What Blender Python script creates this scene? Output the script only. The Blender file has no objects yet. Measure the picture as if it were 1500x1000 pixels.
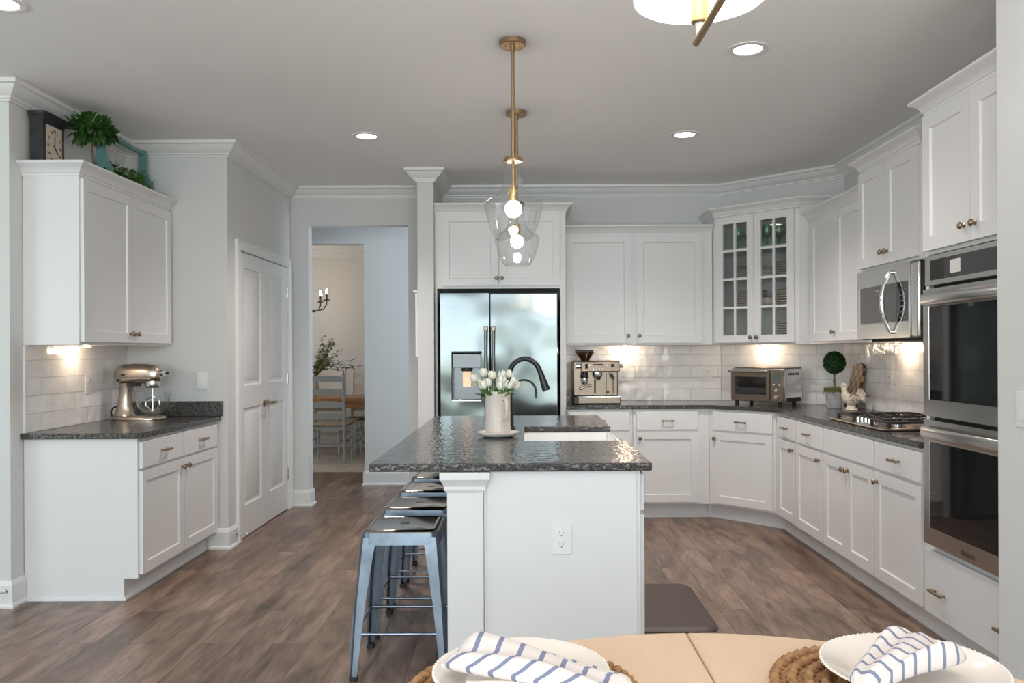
import bpy, bmesh, math, random
from mathutils import Vector, Matrix
PI = math.pi
S = bpy.context.scene
COL = S.collection
random.seed(7)
CAMH = 1.33

# ------------------------------------------------------------------ camera
cam_d = bpy.data.cameras.new('camera')
cam = bpy.data.objects.new('camera', cam_d)
COL.objects.link(cam)
cam_d.sensor_width = 36.0
cam_d.lens = 36.0 * 1200 / 1500
cam_d.shift_x = -18 / 1500
cam_d.shift_y = 14 / 1500
cam_d.clip_start = 0.05
cam.matrix_world = Matrix.Translation((0, 0, CAMH)) @ Matrix.Rotation(PI / 2, 4, 'X') @ Matrix.Rotation(math.radians(-0.27), 4, 'Z')
S.camera = cam

# ------------------------------------------------------------------ world, exposure, daylight through the windows
S.view_settings.view_transform = 'Standard'
S.view_settings.look = 'None'
S.view_settings.gamma = 1.0
S.view_settings.use_curve_mapping = False
S.view_settings.exposure = 0.90
w = bpy.data.worlds.new('world')
S.world = w
w.use_nodes = True
nt = w.node_tree
bg = nt.nodes['Background']
tc = nt.nodes.new('ShaderNodeTexCoord')
sx = nt.nodes.new('ShaderNodeSeparateXYZ')
rp = nt.nodes.new('ShaderNodeValToRGB')
nt.links.new(tc.outputs['Generated'], sx.inputs[0])
nt.links.new(sx.outputs['Z'], rp.inputs[0])
rp.color_ramp.elements[0].position = 0.0
rp.color_ramp.elements[0].color = (0.16, 0.22, 0.13, 1)
rp.color_ramp.elements[1].position = 0.16
rp.color_ramp.elements[1].color = (0.75, 0.88, 1.0, 1)
nt.links.new(rp.outputs[0], bg.inputs['Color'])
bg.inputs['Strength'].default_value = 1.0
S.cycles.max_bounces = 10
S.cycles.diffuse_bounces = 8
S.cycles.glossy_bounces = 4
S.cycles.transmission_bounces = 8
S.cycles.transparent_max_bounces = 16
S.cycles.caustics_reflective = False
S.cycles.caustics_refractive = False
S.cycles.sample_clamp_indirect = 4.0
S.cycles.use_denoising = True


def lamp(name, kind, loc, power, color, parent=None, size=0.1, size_y=None, rot=None, spot=None, blend=0.5, shape=None):
    d = bpy.data.lights.new(name, kind)
    d.energy = power
    d.color = color
    if kind == 'AREA':
        d.size = size
        if size_y:
            d.shape = 'RECTANGLE'
            d.size_y = size_y
        if shape:
            d.shape = shape
    else:
        d.shadow_soft_size = size
    if spot:
        d.spot_size = math.radians(spot)
        d.spot_blend = blend
    o = bpy.data.objects.new(name, d)
    COL.objects.link(o)
    o.location = loc
    if rot:
        o.rotation_euler = rot
    if parent:
        o.parent = parent
    return o


DAY = (0.86, 0.93, 1.0)
WARM = (1.0, 0.80, 0.60)
# daylight entering by the breakfast-room windows behind the camera and the patio door on the left; dining room and hall lamps are added
def lamp_daylight(loc, power, size, size_y, rot, color=DAY, view=True):
    """a window's worth of daylight: pale sky above, greenery in the lower half"""
    o = lamp('lamp_daylight', 'AREA', loc, power, (1, 1, 1), size=size, size_y=size_y, rot=rot)
    d = o.data
    d.use_nodes = True
    n = d.node_tree.nodes; l = d.node_tree.links
    em = [x for x in n if x.type == 'EMISSION'][0]
    if view:
        t = n.new('ShaderNodeTexCoord'); sp = n.new('ShaderNodeSeparateXYZ')
        l.new(t.outputs['UV'], sp.inputs[0])
        no = n.new('ShaderNodeTexNoise'); no.inputs['Scale'].default_value = 3.5; no.inputs['Detail'].default_value = 3
        l.new(t.outputs['UV'], no.inputs['Vector'])
        m = n.new('ShaderNodeMath'); m.operation = 'MULTIPLY_ADD'; m.inputs[1].default_value = 0.45
        l.new(no.outputs['Fac'], m.inputs[0]); l.new(sp.outputs['Y'], m.inputs[2])
        r = n.new('ShaderNodeValToRGB')
        e = r.color_ramp.elements
        e[0].position = 0.50; e[0].color = (0.55, 0.62, 0.60, 1)
        e[1].position = 0.95; e[1].color = (0.94, 1.05, 1.20, 1)
        k = e.new(0.70); k.color = (0.78, 0.90, 0.92, 1)
        l.new(m.outputs[0], r.inputs[0]); l.new(r.outputs[0], em.inputs['Color'])
    else:
        em.inputs['Color'].default_value = (*color, 1)
    return o


for wx, pw in ((-4.0, 6), (-1.45, 62), (1.1, 62)):
    lamp_daylight((wx, -2.36, 1.42), pw, 2.3, 2.1, (PI / 2 + 0.36, 0, 0))
lamp_daylight((-5.05, 0.7, 1.25), 38, 3.2, 2.2, (PI / 2 + 0.35, 0, -PI / 2))
lamp_daylight((-4.45, 9.9, 1.5), 10, 1.6, 1.6, (PI / 2, 0, -PI / 2), (0.98, 0.98, 1.0), False)  # lamp added to brighten the dining room, at an unseen window
lamp_daylight((0.35, 7.62, 1.6), 12, 0.7, 1.6, (PI / 2, 0, PI / 2), (0.72, 0.86, 1.0), False)  # cool fill lamp added in the hall; solid wall behind it, no window


# ------------------------------------------------------------------ materials
def newmat(name):
    m = bpy.data.materials.new(name)
    m.use_nodes = True
    n = m.node_tree.nodes
    return m, n, m.node_tree.links, n['Principled BSDF']


def setin(b, **k):
    for a, v in k.items():
        b.inputs[a.replace('_', ' ')].default_value = v


def rgb(c):
    return (c[0], c[1], c[2], 1.0)


def plain(name, c, rough=0.5, metal=0.0, bump=0.0, bscale=60.0, coat=0.0, emit=None, estr=0.0, var=0.0, vscale=20.0, stretch=None, spec=0.5):
    m, n, l, b = newmat(name)
    setin(b, Base_Color=rgb(c), Roughness=rough, Metallic=metal)
    b.inputs['Specular IOR Level'].default_value = spec
    if coat:
        setin(b, Coat_Weight=coat, Coat_Roughness=0.05)
    if emit:
        setin(b, Emission_Color=rgb(emit), Emission_Strength=estr)
    if bump or var:
        t = n.new('ShaderNodeTexCoord')
        mp = n.new('ShaderNodeMapping')
        l.new(t.outputs['Object'], mp.inputs[0])
        if stretch:
            mp.inputs['Scale'].default_value = stretch
    if bump:
        no = n.new('ShaderNodeTexNoise')
        no.inputs['Scale'].default_value = bscale
        no.inputs['Detail'].default_value = 3
        l.new(mp.outputs[0], no.inputs['Vector'])
        bp = n.new('ShaderNodeBump')
        bp.inputs['Strength'].default_value = bump
        bp.inputs['Distance'].default_value = 0.01
        l.new(no.outputs['Fac'], bp.inputs['Height'])
        l.new(bp.outputs[0], b.inputs['Normal'])
    if var:
        no = n.new('ShaderNodeTexNoise')
        no.inputs['Scale'].default_value = vscale
        no.inputs['Detail'].default_value = 4
        l.new(mp.outputs[0], no.inputs['Vector'])
        r = n.new('ShaderNodeValToRGB')
        r.color_ramp.elements[0].position = 0.3
        r.color_ramp.elements[1].position = 0.7
        r.color_ramp.elements[0].color = rgb([x * (1 - var) for x in c])
        r.color_ramp.elements[1].color = rgb([min(1, x * (1 + var)) for x in c])
        l.new(no.outputs['Fac'], r.inputs[0])
        l.new(r.outputs[0], b.inputs['Base Color'])
    return m


def glassmat(name, tint=(1, 1, 1), base=0.04, edge=0.55, power=0.25):
    """thin clear glass: transparent sheet with a mirror reflection growing towards the edge"""
    m, n, l, b = newmat(name)
    n.remove(b)
    out = [x for x in n if x.type == 'OUTPUT_MATERIAL'][0]
    tr = n.new('ShaderNodeBsdfTransparent')
    tr.inputs[0].default_value = rgb(tint)
    gl = n.new('ShaderNodeBsdfGlossy')
    gl.inputs['Roughness'].default_value = 0.02
    lw = n.new('ShaderNodeLayerWeight')
    lw.inputs['Blend'].default_value = power
    mr = n.new('ShaderNodeMapRange')
    mr.inputs['To Min'].default_value = base
    mr.inputs['To Max'].default_value = edge
    l.new(lw.outputs['Facing'], mr.inputs['Value'])
    mx = n.new('ShaderNodeMixShader')
    l.new(mr.outputs[0], mx.inputs[0])
    l.new(tr.outputs[0], mx.inputs[1])
    l.new(gl.outputs[0], mx.inputs[2])
    l.new(mx.outputs[0], out.inputs[0])
    return m


def floormat():
    m, n, l, b = newmat('wood_plank_floor')
    t = n.new('ShaderNodeTexCoord')
    mp = n.new('ShaderNodeMapping')
    mp.inputs['Rotation'].default_value = (0, 0, PI / 2)
    l.new(t.outputs['Object'], mp.inputs[0])
    br = n.new('ShaderNodeTexBrick')
    br.offset = 0.37
    br.inputs['Scale'].default_value = 1.0
    br.inputs['Brick Width'].default_value = 1.25
    br.inputs['Row Height'].default_value = 0.165
    br.inputs['Mortar Size'].default_value = 0.0016
    br.inputs['Mortar Smooth'].default_value = 0.2
    br.inputs['Color1'].default_value = (0.0, 0.0, 0.0, 1)
    br.inputs['Color2'].default_value = (1, 1, 1, 1)
    br.inputs['Mortar'].default_value = (0.5, 0.5, 0.5, 1)
    l.new(mp.outputs[0], br.inputs['Vector'])
    # shift the grain per plank
    add = n.new('ShaderNodeVectorMath')
    add.operation = 'ADD'
    sc = n.new('ShaderNodeVectorMath')
    sc.operation = 'SCALE'
    sc.inputs['Scale'].default_value = 7.0
    l.new(br.outputs['Color'], sc.inputs[0])
    l.new(t.outputs['Object'], add.inputs[0])
    l.new(sc.outputs[0], add.inputs[1])

    def noise(scale, stretch, detail, dist=0.0):
        mm = n.new('ShaderNodeMapping')
        mm.inputs['Scale'].default_value = stretch
        l.new(add.outputs[0], mm.inputs[0])
        no = n.new('ShaderNodeTexNoise')
        no.inputs['Scale'].default_value = scale
        no.inputs['Detail'].default_value = detail
        no.inputs['Distortion'].default_value = dist
        l.new(mm.outputs[0], no.inputs['Vector'])
        return no
    n1 = noise(3.0, (3.2, 0.7, 1), 6, 0.8)
    n2 = noise(24.0, (4.0, 0.35, 1), 5, 0.3)
    n3 = noise(5.0, (2.6, 0.9, 1), 3, 0.5)
    r1 = n.new('ShaderNodeValToRGB')
    e = r1.color_ramp.elements
    e[0].position = 0.28; e[0].color = (0.088, 0.050, 0.038, 1)
    e[1].position = 0.72; e[1].color = (0.315, 0.212, 0.162, 1)
    k = e.new(0.5); k.color = (0.205, 0.134, 0.100, 1)
    l.new(n1.outputs['Fac'], r1.inputs[0])
    mix = n.new('ShaderNodeMixRGB'); mix.blend_type = 'MULTIPLY'; mix.inputs[0].default_value = 0.55
    r2 = n.new('ShaderNodeValToRGB')
    r2.color_ramp.elements[0].position = 0.3; r2.color_ramp.elements[0].color = (0.45, 0.43, 0.42, 1)
    r2.color_ramp.elements[1].position = 0.6; r2.color_ramp.elements[1].color = (1.1, 1.1, 1.1, 1)
    l.new(n2.outputs['Fac'], r2.inputs[0])
    l.new(r1.outputs[0], mix.inputs[1]); l.new(r2.outputs[0], mix.inputs[2])
    # per plank tone
    hsv = n.new('ShaderNodeHueSaturation')
    mr = n.new('ShaderNodeMapRange')
    mr.inputs['To Min'].default_value = 0.8; mr.inputs['To Max'].default_value = 1.22
    l.new(br.outputs['Color'], mr.inputs['Value'])
    l.new(mr.outputs[0], hsv.inputs['Value'])
    l.new(mix.outputs[0], hsv.inputs['Color'])
    # dark knots
    r3 = n.new('ShaderNodeValToRGB')
    r3.color_ramp.elements[0].position = 0.64; r3.color_ramp.elements[0].color = (1, 1, 1, 1)
    r3.color_ramp.elements[1].position = 0.74; r3.color_ramp.elements[1].color = (0.45, 0.42, 0.4, 1)
    l.new(n3.outputs['Fac'], r3.inputs[0])
    m2 = n.new('ShaderNodeMixRGB'); m2.blend_type = 'MULTIPLY'; m2.inputs[0].default_value = 0.8
    l.new(hsv.outputs[0], m2.inputs[1]); l.new(r3.outputs[0], m2.inputs[2])
    m3 = n.new('ShaderNodeMixRGB'); m3.inputs[2].default_value = (0.06, 0.04, 0.032, 1)
    l.new(br.outputs['Fac'], m3.inputs[0]); l.new(m2.outputs[0], m3.inputs[1])
    l.new(m3.outputs[0], b.inputs['Base Color'])
    setin(b, Roughness=0.33)
    b.inputs['Specular IOR Level'].default_value = 0.45
    bp = n.new('ShaderNodeBump'); bp.inputs['Strength'].default_value = 0.12; bp.inputs['Distance'].default_value = 0.004
    l.new(n2.outputs['Fac'], bp.inputs['Height'])
    l.new(bp.outputs[0], b.inputs['Normal'])
    return m


def granitemat():
    m, n, l, b = newmat('leathered_granite')
    t = n.new('ShaderNodeTexCoord')
    n1 = n.new('ShaderNodeTexNoise'); n1.inputs['Scale'].default_value = 170; n1.inputs['Detail'].default_value = 2
    l.new(t.outputs['Object'], n1.inputs['Vector'])
    r = n.new('ShaderNodeValToRGB')
    r.color_ramp.elements[0].position = 0.35; r.color_ramp.elements[0].color = (0.013, 0.013, 0.014, 1)
    r.color_ramp.elements[1].position = 0.72; r.color_ramp.elements[1].color = (0.128, 0.116, 0.108, 1)
    l.new(n1.outputs['Fac'], r.inputs[0])
    l.new(r.outputs[0], b.inputs['Base Color'])
    mp = n.new('ShaderNodeMapping'); mp.inputs['Scale'].default_value = (1.0, 0.62, 1)
    l.new(t.outputs['Object'], mp.inputs[0])
    n2 = n.new('ShaderNodeTexNoise'); n2.inputs['Scale'].default_value = 40; n2.inputs['Detail'].default_value = 1.5
    l.new(mp.outputs[0], n2.inputs['Vector'])
    bp = n.new('ShaderNodeBump'); bp.inputs['Strength'].default_value = 0.85; bp.inputs['Distance'].default_value = 0.0045
    l.new(n2.outputs['Fac'], bp.inputs['Height'])
    l.new(bp.outputs[0], b.inputs['Normal'])
    setin(b, Roughness=0.13)
    b.inputs['Specular IOR Level'].default_value = 0.42
    return m


def tilemat(name='handmade_wall_tile'):
    m, n, l, b = newmat(name)
    t = n.new('ShaderNodeTexCoord')
    sp = n.new('ShaderNodeSeparateXYZ'); cb = n.new('ShaderNodeCombineXYZ')
    l.new(t.outputs['Object'], sp.inputs[0]); l.new(sp.outputs['X'], cb.inputs['X']); l.new(sp.outputs['Z'], cb.inputs['Y'])
    br = n.new('ShaderNodeTexBrick')
    br.offset = 0.42
    br.inputs['Scale'].default_value = 1
    br.inputs['Brick Width'].default_value = 0.24
    br.inputs['Row Height'].default_value = 0.098
    br.inputs['Mortar Size'].default_value = 0.0022
    br.inputs['Mortar Smooth'].default_value = 0.4
    br.inputs['Color1'].default_value = (0.80, 0.78, 0.77, 1)
    br.inputs['Color2'].default_value = (0.88, 0.86, 0.85, 1)
    br.inputs['Mortar'].default_value = (0.70, 0.68, 0.66, 1)
    l.new(cb.outputs[0], br.inputs['Vector'])
    l.new(br.outputs['Color'], b.inputs['Base Color'])
    no = n.new('ShaderNodeTexNoise'); no.inputs['Scale'].default_value = 9; no.inputs['Detail'].default_value = 1.5
    l.new(cb.outputs[0], no.inputs['Vector'])
    ma = n.new('ShaderNodeMath'); ma.operation = 'MULTIPLY_ADD'; ma.inputs[1].default_value = -0.35
    l.new(br.outputs['Fac'], ma.inputs[0]); l.new(no.outputs['Fac'], ma.inputs[2])
    bp = n.new('ShaderNodeBump'); bp.inputs['Strength'].default_value = 0.8; bp.inputs['Distance'].default_value = 0.014
    l.new(ma.outputs[0], bp.inputs['Height']); l.new(bp.outputs[0], b.inputs['Normal'])
    setin(b, Roughness=0.16)
    return m


def steelmat(name, c, rough, wav=0.0, wscale=2.0, stretch=(1, 1, 1), aniso=0.0):
    m, n, l, b = newmat(name)
    setin(b, Base_Color=rgb(c), Roughness=rough, Metallic=1.0)
    if wav:
        t = n.new('ShaderNodeTexCoord'); mp = n.new('ShaderNodeMapping'); mp.inputs['Scale'].default_value = stretch
        l.new(t.outputs['Object'], mp.inputs[0])
        no = n.new('ShaderNodeTexNoise'); no.inputs['Scale'].default_value = wscale; no.inputs['Detail'].default_value = 1.0
        l.new(mp.outputs[0], no.inputs['Vector'])
        bp = n.new('ShaderNodeBump'); bp.inputs['Strength'].default_value = wav; bp.inputs['Distance'].default_value = 0.05
        l.new(no.outputs['Fac'], bp.inputs['Height']); l.new(bp.outputs[0], b.inputs['Normal'])
    return m


def stripemat(name, axis, pitch, width, c0, c1, warp=0.0):
    m, n, l, b = newmat(name)
    u = n.new('ShaderNodeUVMap') if axis == 'uv' else n.new('ShaderNodeTexCoord')
    src = u.outputs[0] if axis == 'uv' else u.outputs['Object']
    sp = n.new('ShaderNodeSeparateXYZ'); l.new(src, sp.inputs[0])
    a = n.new('ShaderNodeMath'); a.operation = 'DIVIDE'; a.inputs[1].default_value = pitch
    l.new(sp.outputs[0], a.inputs[0])
    f = n.new('ShaderNodeMath'); f.operation = 'FRACT'; l.new(a.outputs[0], f.inputs[0])
    g = n.new('ShaderNodeMath'); g.operation = 'LESS_THAN'; g.inputs[1].default_value = width
    l.new(f.outputs[0], g.inputs[0])
    mx = n.new('ShaderNodeMixRGB'); mx.inputs[1].default_value = rgb(c0); mx.inputs[2].default_value = rgb(c1)
    l.new(g.outputs[0], mx.inputs[0]); l.new(mx.outputs[0], b.inputs['Base Color'])
    no = n.new('ShaderNodeTexNoise'); no.inputs['Scale'].default_value = 300
    bp = n.new('ShaderNodeBump'); bp.inputs['Strength'].default_value = 0.25; bp.inputs['Distance'].default_value = 0.003
    l.new(no.outputs['Fac'], bp.inputs['Height']); l.new(bp.outputs[0], b.inputs['Normal'])
    setin(b, Roughness=0.9)
    return m


def checkmat():
    m, n, l, b = newmat('end_grain_checker')
    t = n.new('ShaderNodeTexCoord')
    mp = n.new('ShaderNodeMapping'); mp.inputs['Location'].default_value = (0.013, 0.0131, 0.01)
    l.new(t.outputs['Object'], mp.inputs[0])
    ck = n.new('ShaderNodeTexChecker'); ck.inputs['Scale'].default_value = 24
    ck.inputs['Color1'].default_value = (0.045, 0.015, 0.008, 1); ck.inputs['Color2'].default_value = (0.34, 0.19, 0.095, 1)
    l.new(mp.outputs[0], ck.inputs['Vector']); l.new(ck.outputs[0], b.inputs['Base Color'])
    setin(b, Roughness=0.45)
    return m


M = {
 'wall': plain('wall_paint', (0.66, 0.66, 0.65), 0.85),
 'ceil': plain('ceiling_paint', (0.89, 0.88, 0.88), 0.9),
 'trim': plain('trim_paint', (0.76, 0.755, 0.745), 0.4),
 'cab': plain('cabinet_paint', (0.74, 0.735, 0.735), 0.32),
 'inside': plain('cabinet_interior', (0.52, 0.50, 0.47), 0.6),
 'cream_wall': plain('dining_wall_paint', (0.66, 0.64, 0.62), 0.85),
 'floor': floormat(),
 'granite': granitemat(),
 'tile': tilemat(),
 'brass': plain('aged_brass', (0.55, 0.38, 0.19), 0.3, 1.0),
 'dbrass': plain('dark_brass', (0.42, 0.29, 0.17), 0.35, 1.0),
 'knob': plain('antique_bronze', (0.36, 0.26, 0.18), 0.28, 1.0),
 'steel': steelmat('stainless_steel', (0.60, 0.585, 0.56), 0.22),
 'fridge': steelmat('fridge_stainless', (0.135, 0.148, 0.146), 0.14, 0.42, 1.5, (1.3, 1.0, 1.6)),
 'mwsteel': steelmat('brushed_grey_steel', (0.17, 0.175, 0.18), 0.35),
 'chrome': plain('chrome', (0.8, 0.8, 0.8), 0.07, 1.0),
 'bsteel': plain('warm_brushed_steel', (0.25, 0.195, 0.15), 0.34, 1.0),
 'msteel': plain('champagne_metal', (0.60, 0.52, 0.44), 0.25, 1.0),
 'galv': plain('galvanised_steel', (0.20, 0.235, 0.285), 0.36, 1.0, var=0.3, vscale=9),
 'seatsteel': steelmat('polished_seat_steel', (0.30, 0.27, 0.25), 0.14),
 'black': plain('black_plastic', (0.012, 0.012, 0.013), 0.35),
 'blackmatte': plain('matte_black', (0.008, 0.009, 0.011), 0.33),
 'dark': plain('dark_gap', (0.03, 0.025, 0.022), 0.8),
 'ovenglass': plain('black_oven_glass', (0.012, 0.012, 0.013), 0.04, spec=0.8),
 'mwglass': plain('microwave_glass', (0.07, 0.062, 0.057), 0.10, spec=0.8),
 'iron': plain('cast_iron', (0.03, 0.027, 0.025), 0.5),
 'bronze': plain('dark_bronze', (0.05, 0.032, 0.024), 0.45, 0.6),
 'white': plain('white_plastic', (0.78, 0.775, 0.76), 0.3),
 'whitec': plain('white_ceramic', (0.80, 0.73, 0.66), 0.12, coat=0.4),
 'sink': plain('fireclay', (0.86, 0.85, 0.83), 0.12, coat=0.3),
 'pitcher': plain('cream_glazed_stoneware', (0.66, 0.58, 0.52), 0.2, coat=0.3),
 'cream': plain('cream_ceramic', (0.66, 0.60, 0.50), 0.45, var=0.25, vscale=60),
 'petal': plain('tulip_petal', (0.84, 0.82, 0.72), 0.45),
 'green': plain('stem_green', (0.10, 0.24, 0.035), 0.5, var=0.3),
 'leaf': plain('leaf_green', (0.045, 0.115, 0.02), 0.45, var=0.55, vscale=14),
 'leaf2': plain('fern_green', (0.09, 0.19, 0.03), 0.5, var=0.5, vscale=20),
 'boxwood': plain('boxwood_green', (0.014, 0.055, 0.010), 0.6, var=0.5, vscale=60),
 'olive': plain('olive_leaf', (0.20, 0.28, 0.10), 0.5, var=0.4, vscale=12),
 'moss': plain('moss', (0.10, 0.10, 0.025), 0.9, var=0.4, vscale=90),
 'bark': plain('bark', (0.16, 0.09, 0.05), 0.8),
 'teal': plain('teal_painted_wood', (0.13, 0.27, 0.255), 0.6, var=0.15),
 'sage': plain('pale_sage_wood', (0.33, 0.42, 0.38), 0.6),
 'clock': plain('distressed_black_wood', (0.03, 0.03, 0.032), 0.5, var=0.5, vscale=25),
 'dial': plain('clock_dial', (0.58, 0.49, 0.41), 0.6),
 'ink': plain('ink', (0.03, 0.02, 0.015), 0.7),
 'tablewood': plain('pale_maple', (0.70, 0.50, 0.345), 0.34, var=0.04, vscale=3, stretch=(6, 1, 1)),
 'oak': plain('honey_oak', (0.42, 0.20, 0.085), 0.4, var=0.2, vscale=6, stretch=(1, 8, 8)),
 'chair': plain('blue_grey_painted_wood', (0.42, 0.46, 0.47), 0.45),
 'chairc': plain('cream_painted_wood', (0.70, 0.64, 0.55), 0.45),
 'rush': plain('rush_seat', (0.35, 0.29, 0.22), 0.8, var=0.2, vscale=50),
 'rug': plain('beige_rug', (0.50, 0.44, 0.37), 0.95, var=0.15, vscale=6),
 'mat': plain('brown_comfort_mat', (0.075, 0.05, 0.042), 0.5),
 'wicker': plain('water_hyacinth', (0.30, 0.155, 0.065), 0.65, var=0.4, vscale=55),
 'napkin': stripemat('striped_linen', 'uv', 0.125, 0.22, (0.66, 0.60, 0.57), (0.17, 0.19, 0.28)),
 'shade': plain('glowing_white_shade', (0.85, 0.8, 0.72), 0.7, emit=(1.0, 0.90, 0.78), estr=0.45),
 'bulb': plain('lit_bulb', (1, 1, 1), 0.5, emit=(1.0, 0.90, 0.78), estr=32),
 'flame': plain('lit_candle_bulb', (1, 1, 1), 0.5, emit=(1.0, 0.84, 0.64), estr=70),
 'led': plain('lit_downlight', (1, 1, 1), 0.5, emit=(1.0, 0.95, 0.88), estr=9),
 'display': plain('lcd_display', (0.10, 0.13, 0.12), 0.2),
 'screen': plain('oven_screen', (0.30, 0.28, 0.27), 0.25, emit=(0.6, 0.57, 0.54), estr=0.25),
 'paddle_glow': plain('glowing_paddle_plastic', (0.75, 0.45, 0.28), 0.4, emit=(1.0, 0.62, 0.38), estr=0.35),
 'glass': glassmat('clear_glass', (0.97, 0.98, 0.98), 0.014, 0.62, 0.28),
 'pane': glassmat('window_pane', (0.93, 0.95, 0.94), 0.05, 0.5, 0.2),
 'ggreen': glassmat('green_glass', (0.48, 0.88, 0.68), 0.12, 0.6, 0.3),
 'dglass': glassmat('smoked_glass', (0.30, 0.20, 0.13), 0.06, 0.5, 0.3),
 'checker': checkmat(),
 'rubber': plain('black_rubber', (0.02, 0.02, 0.02), 0.7),
 'plate': plain('stoneware_plate', (0.58, 0.50, 0.43), 0.3),
 'pot': plain('whitewashed_pot', (0.66, 0.66, 0.65), 0.7, var=0.1, vscale=30),
 'twine': plain('twine', (0.22, 0.17, 0.11), 0.9),
}


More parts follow.
